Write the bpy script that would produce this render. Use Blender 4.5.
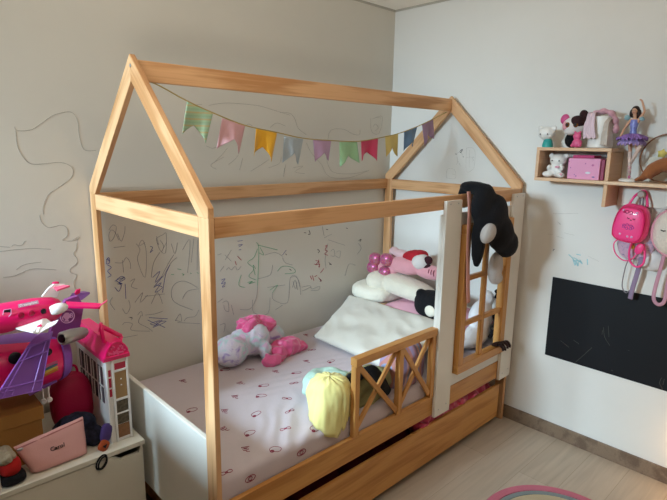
import bpy, bmesh, math, random
from mathutils import Vector, Matrix, Euler, noise

for o in list(bpy.data.objects):
    bpy.data.objects.remove(o)
SC = bpy.context.scene
COL = SC.collection
R = math.radians

# ------------------------------------------------------------------ camera, light, exposure
cam_d = bpy.data.cameras.new('camera')
cam = bpy.data.objects.new('camera', cam_d)
COL.objects.link(cam)
rx = Vector((0.72438, -0.68921, 0.01615)); ux = Vector((0.12598, 0.15537, 0.97979)); fx = Vector((0.67779, 0.70771, -0.19937))
m = Matrix.Identity(4)
for i in range(3):
    m[i][0] = rx[i]; m[i][1] = ux[i]; m[i][2] = -fx[i]
m.translation = (-2.80536, -2.37821, 1.62413)
cam.matrix_world = m
cam_d.sensor_fit = 'HORIZONTAL'; cam_d.sensor_width = 36
cam_d.lens = 519.039 / 667 * 36
cam_d.clip_start = 0.02
SC.camera = cam

SC.view_settings.view_transform = 'Standard'
SC.view_settings.look = 'None'
SC.view_settings.gamma = 1
SC.view_settings.use_curve_mapping = False
SC.view_settings.exposure = 0.0

w = bpy.data.worlds.new('sky'); SC.world = w; w.use_nodes = True
w.node_tree.nodes['Background'].inputs[0].default_value = (0.95, 0.95, 1.0, 1)
w.node_tree.nodes['Background'].inputs[1].default_value = 0.3

def area(name, loc, rot, sx, sy, energy, col, spread=180):
    d = bpy.data.lights.new(name, 'AREA'); d.shape = 'RECTANGLE'; d.size = sx; d.size_y = sy
    d.energy = energy; d.color = col; d.spread = R(spread)
    o = bpy.data.objects.new(name, d); COL.objects.link(o); o.location = loc; o.rotation_euler = rot
    return o
WIN_Y0, WIN_Y1, WIN_Z0, WIN_Z1, WALL_X = -1.0, -0.15, 1.15, 2.32, -4.4
# patch of blue sky that shines in through the window opening in the left wall
area('sky_daylight', (-6.0, -0.58, 2.75), (0, R(-90 + 12), 0), 1.3, 1.0, 295, (0.62, 0.85, 1.0), 120)
# added upward fill lamp, standing in for warm light off a sunlit floor patch
area('floor_fill_lamp', (-0.75, -2.75, 0.03), (R(180), 0, 0), 0.9, 0.8, 7, (1.0, 0.80, 0.58))
# added fill lamp aimed up across the room to brighten ceiling and upper walls
db = area('upper_fill_lamp', (-2.9, -2.2, 1.35), (0, 0, 0), 0.9, 0.9, 24, (1.0, 0.94, 0.83), 105)
db.rotation_euler = Vector((0.42, 0.30, 0.85)).to_track_quat('-Z', 'Y').to_euler()
d = bpy.data.lights.new('night_light', 'POINT'); d.energy = 1.3; d.color = (1.0, 0.55, 0.2); d.shadow_soft_size = 0.04
o = bpy.data.objects.new('night_light', d); COL.objects.link(o); o.location = (-0.10, -2.02, 0.22)

# ------------------------------------------------------------------ materials
def lin(c):
    return tuple(((x / 255) / 12.92 if x / 255 <= 0.04045 else (((x / 255) + 0.055) / 1.055) ** 2.4) for x in c)
def hexc(h):
    h = h.lstrip('#'); return lin(tuple(int(h[i:i + 2], 16) for i in (0, 2, 4)))
MATS = {}
def newmat(name):
    mt = bpy.data.materials.new(name); mt.use_nodes = True
    nt = mt.node_tree
    return mt, nt, nt.nodes['Principled BSDF'], nt.links.new
def mat(name, h, rough=0.6, bump=0.0, bscale=60, var=0.06, vscale=8, spec=0.4, sheen=0.0, metal=0.0, trans=0.0, coat=0.0):
    """plain coloured surface with a little procedural variation and bump"""
    if name in MATS: return MATS[name]
    mt, nt, b, L = newmat(name)
    c = hexc(h)
    tc = nt.nodes.new('ShaderNodeTexCoord')
    n = nt.nodes.new('ShaderNodeTexNoise'); n.inputs['Scale'].default_value = vscale; n.inputs['Detail'].default_value = 4
    L(tc.outputs['Object'], n.inputs['Vector'])
    r = nt.nodes.new('ShaderNodeValToRGB')
    r.color_ramp.elements[0].position = 0.3; r.color_ramp.elements[1].position = 0.7
    r.color_ramp.elements[0].color = (*[x * (1 - var) for x in c], 1)
    r.color_ramp.elements[1].color = (*[min(1, x * (1 + var)) for x in c], 1)
    L(n.outputs['Fac'], r.inputs['Fac']); L(r.outputs['Color'], b.inputs['Base Color'])
    b.inputs['Roughness'].default_value = rough
    b.inputs['Specular IOR Level'].default_value = spec
    b.inputs['Metallic'].default_value = metal
    b.inputs['Sheen Weight'].default_value = sheen
    b.inputs['Coat Weight'].default_value = coat
    if bump:
        n2 = nt.nodes.new('ShaderNodeTexNoise'); n2.inputs['Scale'].default_value = bscale; n2.inputs['Detail'].default_value = 3
        L(tc.outputs['Object'], n2.inputs['Vector'])
        bp = nt.nodes.new('ShaderNodeBump'); bp.inputs['Strength'].default_value = bump; bp.inputs['Distance'].default_value = 0.01
        L(n2.outputs['Fac'], bp.inputs['Height']); L(bp.outputs['Normal'], b.inputs['Normal'])
    MATS[name] = mt
    return mt
def wood(name, h0, h1, rough=0.5, ring=16):
    """grain runs along the object's local X"""
    mt, nt, b, L = newmat(name)
    tc = nt.nodes.new('ShaderNodeTexCoord'); oi = nt.nodes.new('ShaderNodeObjectInfo')
    add = nt.nodes.new('ShaderNodeVectorMath'); add.operation = 'ADD'
    mul = nt.nodes.new('ShaderNodeMath'); mul.operation = 'MULTIPLY'; mul.inputs[1].default_value = 37.0
    L(oi.outputs['Random'], mul.inputs[0]); L(tc.outputs['Object'], add.inputs[0]); L(mul.outputs[0], add.inputs[1])
    mp = nt.nodes.new('ShaderNodeMapping'); mp.inputs['Scale'].default_value = (0.9, 7, 7)
    L(add.outputs[0], mp.inputs['Vector'])
    n = nt.nodes.new('ShaderNodeTexNoise'); n.inputs['Scale'].default_value = 1.6; n.inputs['Detail'].default_value = 3; n.inputs['Distortion'].default_value = 0.4
    L(mp.outputs[0], n.inputs['Vector'])
    ml = nt.nodes.new('ShaderNodeMath'); ml.operation = 'MULTIPLY'; ml.inputs[1].default_value = ring
    sn = nt.nodes.new('ShaderNodeMath'); sn.operation = 'SINE'
    L(n.outputs['Fac'], ml.inputs[0]); L(ml.outputs[0], sn.inputs[0])
    mp2 = nt.nodes.new('ShaderNodeMapping'); mp2.inputs['Scale'].default_value = (4, 120, 120)
    L(add.outputs[0], mp2.inputs['Vector'])
    n2 = nt.nodes.new('ShaderNodeTexNoise'); n2.inputs['Scale'].default_value = 1.0; n2.inputs['Detail'].default_value = 2
    L(mp2.outputs[0], n2.inputs['Vector'])
    ma = nt.nodes.new('ShaderNodeMath'); ma.operation = 'MULTIPLY_ADD'; ma.inputs[1].default_value = 0.38
    L(sn.outputs[0], ma.inputs[0]); L(n2.outputs['Fac'], ma.inputs[2])
    r = nt.nodes.new('ShaderNodeValToRGB'); r.color_ramp.elements[0].position = 0.15; r.color_ramp.elements[1].position = 0.85
    r.color_ramp.elements[0].color = (*hexc(h0), 1); r.color_ramp.elements[1].color = (*hexc(h1), 1)
    L(ma.outputs[0], r.inputs['Fac']); L(r.outputs['Color'], b.inputs['Base Color'])
    b.inputs['Roughness'].default_value = rough; b.inputs['Specular IOR Level'].default_value = 0.4
    MATS[name] = mt
    return mt
def wallmat(name, h, smudge='#b9b2a6', amount=0.12):
    mt, nt, b, L = newmat(name)
    tc = nt.nodes.new('ShaderNodeTexCoord')
    n = nt.nodes.new('ShaderNodeTexNoise'); n.inputs['Scale'].default_value = 1.7; n.inputs['Detail'].default_value = 6; n.inputs['Roughness'].default_value = 0.65
    L(tc.outputs['Object'], n.inputs['Vector'])
    r = nt.nodes.new('ShaderNodeValToRGB'); r.color_ramp.elements[0].position = 0.48; r.color_ramp.elements[1].position = 0.78
    r.color_ramp.elements[0].color = (*hexc(h), 1)
    a, c = hexc(h), hexc(smudge)
    r.color_ramp.elements[1].color = (*[a[i] * (1 - amount) + c[i] * amount for i in range(3)], 1)
    L(n.outputs['Fac'], r.inputs['Fac']); L(r.outputs['Color'], b.inputs['Base Color'])
    b.inputs['Roughness'].default_value = 0.75; b.inputs['Specular IOR Level'].default_value = 0.25
    n2 = nt.nodes.new('ShaderNodeTexNoise'); n2.inputs['Scale'].default_value = 160
    L(tc.outputs['Object'], n2.inputs['Vector'])
    bp = nt.nodes.new('ShaderNodeBump'); bp.inputs['Strength'].default_value = 0.06; bp.inputs['Distance'].default_value = 0.004
    L(n2.outputs['Fac'], bp.inputs['Height']); L(bp.outputs['Normal'], b.inputs['Normal'])
    MATS[name] = mt
    return mt
def floormat():
    mt, nt, b, L = newmat('floor_vinyl')
    tc = nt.nodes.new('ShaderNodeTexCoord')
    br = nt.nodes.new('ShaderNodeTexBrick')
    br.inputs['Scale'].default_value = 1; br.inputs['Brick Width'].default_value = 1.25; br.inputs['Row Height'].default_value = 0.19
    br.inputs['Mortar Size'].default_value = 0.0012; br.offset = 0.37
    br.inputs['Color1'].default_value = (*hexc('#c0b1a0'), 1); br.inputs['Color2'].default_value = (*hexc('#b9aa98'), 1); br.inputs['Mortar'].default_value = (*hexc('#a39480'), 1)
    L(tc.outputs['Object'], br.inputs['Vector'])
    mp = nt.nodes.new('ShaderNodeMapping'); mp.inputs['Scale'].default_value = (1.5, 22, 1); L(tc.outputs['Object'], mp.inputs['Vector'])
    n = nt.nodes.new('ShaderNodeTexNoise'); n.inputs['Scale'].default_value = 1.4; n.inputs['Detail'].default_value = 5; n.inputs['Distortion'].default_value = 0.8
    L(mp.outputs[0], n.inputs['Vector'])
    mx = nt.nodes.new('ShaderNodeMixRGB'); mx.blend_type = 'OVERLAY'; mx.inputs['Fac'].default_value = 0.25
    L(br.outputs['Color'], mx.inputs['Color1']); L(n.outputs['Fac'], mx.inputs['Color2']); L(mx.outputs[0], b.inputs['Base Color'])
    b.inputs['Roughness'].default_value = 0.5; b.inputs['Specular IOR Level'].default_value = 0.35
    MATS['floor'] = mt
    return mt
def stripes(name, cols, scale, axis='X', rough=0.8):
    mt, nt, b, L = newmat(name)
    tc = nt.nodes.new('ShaderNodeTexCoord'); sp = nt.nodes.new('ShaderNodeSeparateXYZ'); L(tc.outputs['Object'], sp.inputs[0])
    ml = nt.nodes.new('ShaderNodeMath'); ml.operation = 'MULTIPLY'; ml.inputs[1].default_value = scale; L(sp.outputs[axis], ml.inputs[0])
    fr = nt.nodes.new('ShaderNodeMath'); fr.operation = 'FRACT'; L(ml.outputs[0], fr.inputs[0])
    r = nt.nodes.new('ShaderNodeValToRGB'); r.color_ramp.interpolation = 'CONSTANT'
    while len(r.color_ramp.elements) < len(cols): r.color_ramp.elements.new(0.5)
    for i, c in enumerate(cols):
        r.color_ramp.elements[i].position = i / len(cols); r.color_ramp.elements[i].color = (*hexc(c), 1)
    L(fr.outputs[0], r.inputs['Fac']); L(r.outputs['Color'], b.inputs['Base Color']); b.inputs['Roughness'].default_value = rough
    MATS[name] = mt
    return mt
def tiedye(name, cols, scale=14, rough=0.95):
    mt, nt, b, L = newmat(name)
    tc = nt.nodes.new('ShaderNodeTexCoord')
    n = nt.nodes.new('ShaderNodeTexNoise'); n.inputs['Scale'].default_value = scale; n.inputs['Detail'].default_value = 2; n.inputs['Distortion'].default_value = 0.6
    L(tc.outputs['Object'], n.inputs['Vector'])
    r = nt.nodes.new('ShaderNodeValToRGB')
    while len(r.color_ramp.elements) < len(cols): r.color_ramp.elements.new(0.5)
    for i, c in enumerate(cols):
        r.color_ramp.elements[i].position = 0.3 + 0.4 * i / (len(cols) - 1); r.color_ramp.elements[i].color = (*hexc(c), 1)
    L(n.outputs['Fac'], r.inputs['Fac']); L(r.outputs['Color'], b.inputs['Base Color']); b.inputs['Roughness'].default_value = rough
    b.inputs['Sheen Weight'].default_value = 0.3
    n2 = nt.nodes.new('ShaderNodeTexNoise'); n2.inputs['Scale'].default_value = 220
    L(tc.outputs['Object'], n2.inputs['Vector'])
    bp = nt.nodes.new('ShaderNodeBump'); bp.inputs['Strength'].default_value = 0.6; bp.inputs['Distance'].default_value = 0.006
    L(n2.outputs['Fac'], bp.inputs['Height']); L(bp.outputs['Normal'], b.inputs['Normal'])
    MATS[name] = mt
    return mt
def glitter(name, h):
    mt, nt, b, L = newmat(name)
    tc = nt.nodes.new('ShaderNodeTexCoord')
    v = nt.nodes.new('ShaderNodeTexVoronoi'); v.inputs['Scale'].default_value = 180; L(tc.outputs['Object'], v.inputs['Vector'])
    mx = nt.nodes.new('ShaderNodeMixRGB'); mx.inputs['Fac'].default_value = 0.25; mx.inputs['Color1'].default_value = (*hexc(h), 1)
    L(v.outputs['Color'], mx.inputs['Color2']); L(mx.outputs[0], b.inputs['Base Color'])
    b.inputs['Roughness'].default_value = 0.3; b.inputs['Metallic'].default_value = 0.3
    MATS[name] = mt
    return mt

PINE = wood('pine_wood', '#bd8756', '#deae7f')
PINE_DARK = wood('varnished_pine', '#b67b3e', '#d09856', rough=0.42)
SHELF = wood('pale_pine', '#d8ae88', '#e8c8a6', ring=10)
BROWN_BOARD = wood('walnut_laminate', '#6b5646', '#86705c', rough=0.55)
WHITE = mat('white_laminate', '#e9e4d6', 0.38, var=0.015)
BED_WHITE = mat('white_painted_board', '#e9e6de', 0.42, var=0.02)
STEEL = mat('screw_steel', '#b9bcc0', 0.3, metal=0.9, var=0.02)
BLACKP = mat('black_plastic', '#101014', 0.4)
PINK = mat('hot_pink_plastic', '#f0196e', 0.3, var=0.03, coat=0.2)
MAG = mat('magenta_plastic', '#d8125f', 0.35, var=0.03)
PURPLE = mat('purple_plastic', '#9660c4', 0.35, var=0.03)
PURPLE_D = mat('deep_purple_plastic', '#7e4ca6', 0.4, var=0.03)
WPLAST = mat('white_plastic', '#f0ecec', 0.32, var=0.01)

# ------------------------------------------------------------------ object helpers
WL = {}
def props(o, label=None, cat=None, group=None, kind=None):
    if label: o['label'] = label
    if cat: o['category'] = cat
    if group: o['group'] = group
    if kind: o['kind'] = kind
    return o
def thing(name, label, cat, loc, group=None):
    o = bpy.data.objects.new(name, None); COL.objects.link(o); o.empty_display_size = 0.05
    o.location = loc; WL[o] = Vector(loc)
    return props(o, label, cat, group)
def obj(name, bm, mats, parent=None, org=None, smooth=False, label=None, cat=None, group=None, kind=None, sub=0, auto=None):
    """links a bmesh given in world coordinates as one mesh object whose origin is org (default: centre of its base)"""
    me = bpy.data.meshes.new(name)
    if org is None:
        xs = [v.co for v in bm.verts]
        lo = [min(c[i] for c in xs) for i in range(3)]; hi = [max(c[i] for c in xs) for i in range(3)]
        org = Vector(((lo[0] + hi[0]) / 2, (lo[1] + hi[1]) / 2, lo[2]))
    org = Vector(org)
    bmesh.ops.translate(bm, verts=bm.verts, vec=-org)
    bmesh.ops.recalc_face_normals(bm, faces=bm.faces)
    for f in bm.faces: f.smooth = smooth
    bm.to_mesh(me); bm.free()
    if not isinstance(mats, (list, tuple)): mats = [mats]
    for x in mats: me.materials.append(x)
    if smooth and auto:
        me.set_sharp_from_angle(angle=R(auto))
    o = bpy.data.objects.new(name, me); COL.objects.link(o)
    WL[o] = org
    if parent:
        o.parent = parent; o.location = org - WL[parent]
    else:
        o.location = org
    if sub:
        md = o.modifiers.new('sub', 'SUBSURF'); md.levels = md.render_levels = sub
    return props(o, label, cat, group, kind)
def BM(): return bmesh.new()
def box(bm, lo, hi, bev=0.0, seg=2, mi=0, M=None):
    r = bmesh.ops.create_cube(bm, size=1)
    vs = r['verts']
    lo, hi = Vector(lo), Vector(hi)
    for v in vs:
        v.co = Vector(((lo[i] + hi[i]) / 2 + v.co[i] * (hi[i] - lo[i]) for i in range(3)))
    fs = set(f for v in vs for f in v.link_faces)
    if bev:
        es = list(set(e for v in vs for e in v.link_edges))
        r = bmesh.ops.bevel(bm, geom=es, offset=bev, segments=seg, affect='EDGES', profile=0.5)
        fs = set(r['faces']) | set(f for f in fs if f.is_valid)
        vs = list(set(v for f in fs for v in f.verts))
    for f in fs:
        if f.is_valid: f.material_index = mi
    if M is not None:
        bmesh.ops.transform(bm, matrix=M, verts=vs)
    return vs
def prism(bm, poly, vec, mi=0):
    """polygon (3D points) extruded along vec"""
    vec = Vector(vec)
    a = [bm.verts.new(p) for p in poly]; b = [bm.verts.new(Vector(p) + vec) for p in poly]
    n = len(a); fs = [bm.faces.new(a), bm.faces.new(list(reversed(b)))]
    for i in range(n):
        fs.append(bm.faces.new((a[i], b[i], b[(i + 1) % n], a[(i + 1) % n])))
    for f in fs: f.material_index = mi
    return a + b
def frame_of(d):
    d = d.normalized(); u = Vector((0, 0, 1)) if abs(d.z) < 0.9 else Vector((1, 0, 0))
    s = d.cross(u).normalized(); return s, s.cross(d).normalized()
def tube(bm, pts, rad, n=8, mi=0, closed=False, flat=1.0, up=None):
    """round (or flattened) tube through points; rad a number or a list"""
    pts = [Vector(p) for p in pts]; N = len(pts)
    rings = []; prev = None
    for i, p in enumerate(pts):
        if closed: d = pts[(i + 1) % N] - pts[i - 1]
        else: d = pts[min(i + 1, N - 1)] - pts[max(i - 1, 0)]
        if d.length < 1e-9: d = Vector((0, 0, 1))
        d.normalize()
        if up is not None:
            u = Vector(up) - d * d.dot(Vector(up)); u = u.normalized() if u.length > 1e-6 else frame_of(d)[1]
            s = d.cross(u)
        elif prev is None:
            s, u = frame_of(d)
        else:
            s = prev - d * prev.dot(d)
            s = s.normalized() if s.length > 1e-6 else frame_of(d)[0]
            u = s.cross(d)
        prev = s
        r = rad[i] if isinstance(rad, (list, tuple)) else rad
        rings.append([bm.verts.new(p + s * math.cos(2 * math.pi * k / n) * r + u * math.sin(2 * math.pi * k / n) * r * flat) for k in range(n)])
    M = N if closed else N - 1
    for i in range(M):
        a, b = rings[i], rings[(i + 1) % N]
        for k in range(n):
            f = bm.faces.new((a[k], a[(k + 1) % n], b[(k + 1) % n], b[k])); f.material_index = mi
    if not closed:
        for rg in (rings[0], rings[-1]):
            f = bm.faces.new(rg); f.material_index = mi
def smoothpath(pts, k=6):
    """Catmull-Rom through points"""
    P = [Vector(p) for p in pts]
    if len(P) < 3: return P
    out = []
    for i in range(len(P) - 1):
        a = P[max(i - 1, 0)]; b = P[i]; c = P[i + 1]; d = P[min(i + 2, len(P) - 1)]
        for j in range(k):
            t = j / k
            out.append(0.5 * ((2 * b) + (c - a) * t + (2 * a - 5 * b + 4 * c - d) * t * t + (3 * b - a - 3 * c + d) * t ** 3))
    out.append(P[-1]); return out
def rev(bm, a, b, prof, n=24, mi=0, sq=(1, 1), up=None):
    """surface of revolution about the line a-b; prof = [(t, r)], sq squashes the section"""
    a, b = Vector(a), Vector(b); d = b - a
    s, u = frame_of(d)
    rings = []
    for t, r in prof:
        c = a + d * t
        rings.append([bm.verts.new(c + s * math.cos(2 * math.pi * k / n) * r * sq[0] + u * math.sin(2 * math.pi * k / n) * r * sq[1]) for k in range(n)])
    for i in range(len(rings) - 1):
        for k in range(n):
            f = bm.faces.new((rings[i][k], rings[i][(k + 1) % n], rings[i + 1][(k + 1) % n], rings[i + 1][k])); f.material_index = mi
    for rg in (rings[0], rings[-1]):
        f = bm.faces.new(rg); f.material_index = mi
def blob(bm, c, r, rot=(0, 0, 0), p=2.0, sub=4, amp=0.0, freq=8.0, seed=0.0, ridge=False, mi=0):
    """ellipsoid (p=2) to rounded box (p=4); amp adds folds of noise"""
    res = bmesh.ops.create_icosphere(bm, subdivisions=sub, radius=1)
    E = Euler(rot).to_matrix(); c = Vector(c)
    for v in res['verts']:
        q = v.co.copy()
        k = (abs(q.x) ** p + abs(q.y) ** p + abs(q.z) ** p) ** (1 / p)
        q /= k
        x = Vector((q.x * r[0], q.y * r[1], q.z * r[2]))
        if amp:
            s = x * freq + Vector((seed, seed * 1.7, -seed))
            nn = noise.noise(s) * 0.7 + 0.4 * noise.noise(s * 2.3)
            if ridge: nn = 0.45 - abs(nn) * 2.2
            x += q.normalized() * nn * amp
        v.co = E @ x + c
    for f in set(f for v in res['verts'] for f in v.link_faces): f.material_index = mi
    return res['verts']
def timber(name, a, b, wd, th, parent, mt, up=(0, 0, 1), bev=0.0025, label=None):
    """straight plank from a to b (centre line); wd across 'up', th the other way; local X is the grain"""
    a, b = Vector(a), Vector(b); d = b - a; X = d.normalized()
    Z = Vector(up) - X * X.dot(Vector(up)); Z.normalize(); Y = Z.cross(X)
    bm = BM(); box(bm, (0, -th / 2, -wd / 2), (d.length, th / 2, wd / 2), bev)
    me = bpy.data.meshes.new(name); bm.to_mesh(me); bm.free(); me.materials.append(mt)
    o = bpy.data.objects.new(name, me); COL.objects.link(o)
    M3 = Matrix((X, Y, Z)).transposed().to_4x4(); M3.translation = a - (WL[parent] if parent else Vector())
    o.matrix_basis = M3; o.parent = parent
    WL[o] = a
    if label: o['label'] = label
    return o
def cushion(bm, A, B, C, D, th, n=22, wr=0.0, seed=0.0, pinch=0.05, bulge=0.6, mi=0):
    """soft pillow over the quad A-B-C-D"""
    A, B, C, D = map(Vector, (A, B, C, D)); cen = (A + B + C + D) / 4
    nrm = (C - A).cross(D - B).normalized()
    if nrm.z < 0: nrm = -nrm
    top, bot = {}, {}
    for i in range(n + 1):
        for j in range(n + 1):
            u, v = i / n, j / n
            P = (A * (1 - u) + B * u) * (1 - v) + (D * (1 - u) + C * u) * v
            e = min(1 - abs(2 * u - 1) ** 4, 1) ; g = 1 - abs(2 * v - 1) ** 4
            pr = max(e * g, 0) ** bulge
            edge = (1 - abs(2 * u - 1) ** 2) if g < e else (1 - abs(2 * v - 1) ** 2)
            P = P + (cen - P) * pinch * edge * (1 - pr * 0.5)
            k = noise.noise(Vector((u * 5 + seed, v * 5, seed))) * wr * pr
            k2 = (0.3 - abs(noise.noise(Vector((u * 3 + v * 2 + seed, v * 7 - u * 3, seed + 3))))) * wr * 1.2 * pr
            b_edge = i in (0, n) or j in (0, n)
            top[i, j] = bm.verts.new(P + nrm * (th / 2 * pr + k + k2))
            bot[i, j] = top[i, j] if b_edge else bm.verts.new(P - nrm * th / 2 * pr)
    for i in range(n):
        for j in range(n):
            f = bm.faces.new((top[i, j], top[i + 1, j], top[i + 1, j + 1], top[i, j + 1])); f.material_index = mi
            q = (bot[i, j], bot[i, j + 1], bot[i + 1, j + 1], bot[i + 1, j])
            if len(set(q)) > 2 and set(q) != set((top[i, j], top[i + 1, j], top[i + 1, j + 1], top[i, j + 1])):
                f = bm.faces.new(q); f.material_index = mi
def remesh(o, vox, fuzz=0.0, smooth=4):
    md = o.modifiers.new('weld', 'REMESH'); md.mode = 'VOXEL'; md.voxel_size = vox; md.use_smooth_shade = True
    if smooth:
        sm = o.modifiers.new('smooth', 'SMOOTH'); sm.iterations = smooth; sm.factor = 0.5
    if fuzz:
        t = bpy.data.textures.new(o.name + '_fuzz', 'CLOUDS'); t.noise_scale = 0.02
        dm = o.modifiers.new('fuzz', 'DISPLACE'); dm.texture = t; dm.strength = fuzz; dm.mid_level = 0.5; dm.texture_coords = 'LOCAL'
    return o
def lettering(body, size, M, depth=0.0006):
    """text as a mesh, transformed by M (its own plane is XY)"""
    cu = bpy.data.curves.new('lettering', 'FONT'); cu.body = body; cu.size = size; cu.align_x = 'CENTER'; cu.align_y = 'CENTER'; cu.extrude = depth; cu.resolution_u = 3
    to = bpy.data.objects.new('lettering', cu); COL.objects.link(to)
    me = to.to_mesh(); bm = BM(); bm.from_mesh(me); to.to_mesh_clear()
    bpy.data.objects.remove(to); bpy.data.curves.remove(cu)
    bmesh.ops.transform(bm, matrix=M, verts=bm.verts)
    return bm
def plane_matrix(c, xdir, ydir):
    X = Vector(xdir).normalized(); Y = Vector(ydir); Y = (Y - X * X.dot(Y)).normalized(); Z = X.cross(Y)
    M3 = Matrix((X, Y, Z)).transposed().to_4x4(); M3.translation = c
    return M3
def ring_pts(c, xdir, ydir, rx_, ry_, n=24, a0=0, a1=360):
    c, X, Y = Vector(c), Vector(xdir), Vector(ydir)
    full = abs(a1 - a0) >= 360
    k = n if full else n + 1
    return [c + X * rx_ * math.cos(R(a0 + (a1 - a0) * i / n)) + Y * ry_ * math.sin(R(a0 + (a1 - a0) * i / n)) for i in range(k)]

# ------------------------------------------------------------------ the room
H = 2.494
RX0, RY0 = WALL_X, -3.4
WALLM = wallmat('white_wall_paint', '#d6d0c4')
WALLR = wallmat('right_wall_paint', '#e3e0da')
bm = BM(); box(bm, (RX0 - 0.1, RY0 - 0.1, -0.1), (0.1, 0.1, 0)); obj('floor', bm, floormat(), kind='structure', org=(0, 0, 0))
bm = BM(); box(bm, (RX0 - 0.1, RY0 - 0.1, H), (0.1, 0.1, H + 0.1)); obj('ceiling', bm, mat('ceiling_paint', '#f6f1e8', 0.8, var=0.01), kind='structure')
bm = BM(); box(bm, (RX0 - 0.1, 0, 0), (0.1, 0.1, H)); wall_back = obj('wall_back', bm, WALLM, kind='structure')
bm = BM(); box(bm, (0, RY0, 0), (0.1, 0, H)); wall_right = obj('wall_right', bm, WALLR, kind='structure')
bm = BM(); box(bm, (RX0 - 0.1, RY0 - 0.1, 0), (0.1, RY0, H)); obj('wall_front', bm, mat('dark_unseen_wall', '#43382f', 0.7), kind='structure')  # unseen wall, made dark to cut the light bounced back at the bed
bm = BM()
box(bm, (RX0 - 0.1, RY0, 0), (RX0, WIN_Y0, H)); box(bm, (RX0 - 0.1, WIN_Y1, 0), (RX0, 0, H))
box(bm, (RX0 - 0.1, WIN_Y0, 0), (RX0, WIN_Y1, WIN_Z0)); box(bm, (RX0 - 0.1, WIN_Y0, WIN_Z1), (RX0, WIN_Y1, H))
obj('wall_left', bm, mat('left_wall_paint', '#b9b0a4', 0.7), kind='structure')
bm = BM(); box(bm, (-0.014, RY0, 0), (0, -0.001, 0.079), 0.002); obj('baseboard_right', bm, BROWN_BOARD, kind='structure')
bm = BM(); box(bm, (RX0, -0.014, 0), (-0.015, 0, 0.079), 0.002); obj('baseboard_back', bm, BROWN_BOARD, kind='structure')
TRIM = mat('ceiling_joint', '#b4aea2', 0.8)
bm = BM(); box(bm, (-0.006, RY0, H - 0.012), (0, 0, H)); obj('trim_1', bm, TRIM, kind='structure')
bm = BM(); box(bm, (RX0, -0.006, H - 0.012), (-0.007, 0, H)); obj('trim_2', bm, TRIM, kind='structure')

# unseen cupboard and dresser, added to shade the foot of the bed and toys
bm = BM(); box(bm, (-3.55, -0.50, 0.0), (-2.97, -0.001, 1.30)); obj('shade_cupboard', bm, mat('shade_block_brown', '#54483c', 0.6), kind='structure')
bm = BM(); box(bm, (-3.45, -1.75, 0.0), (-2.74, -0.53, 0.985)); obj('shade_dresser', bm, mat('shade_block_brown', '#54483c', 0.6), kind='structure')

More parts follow.
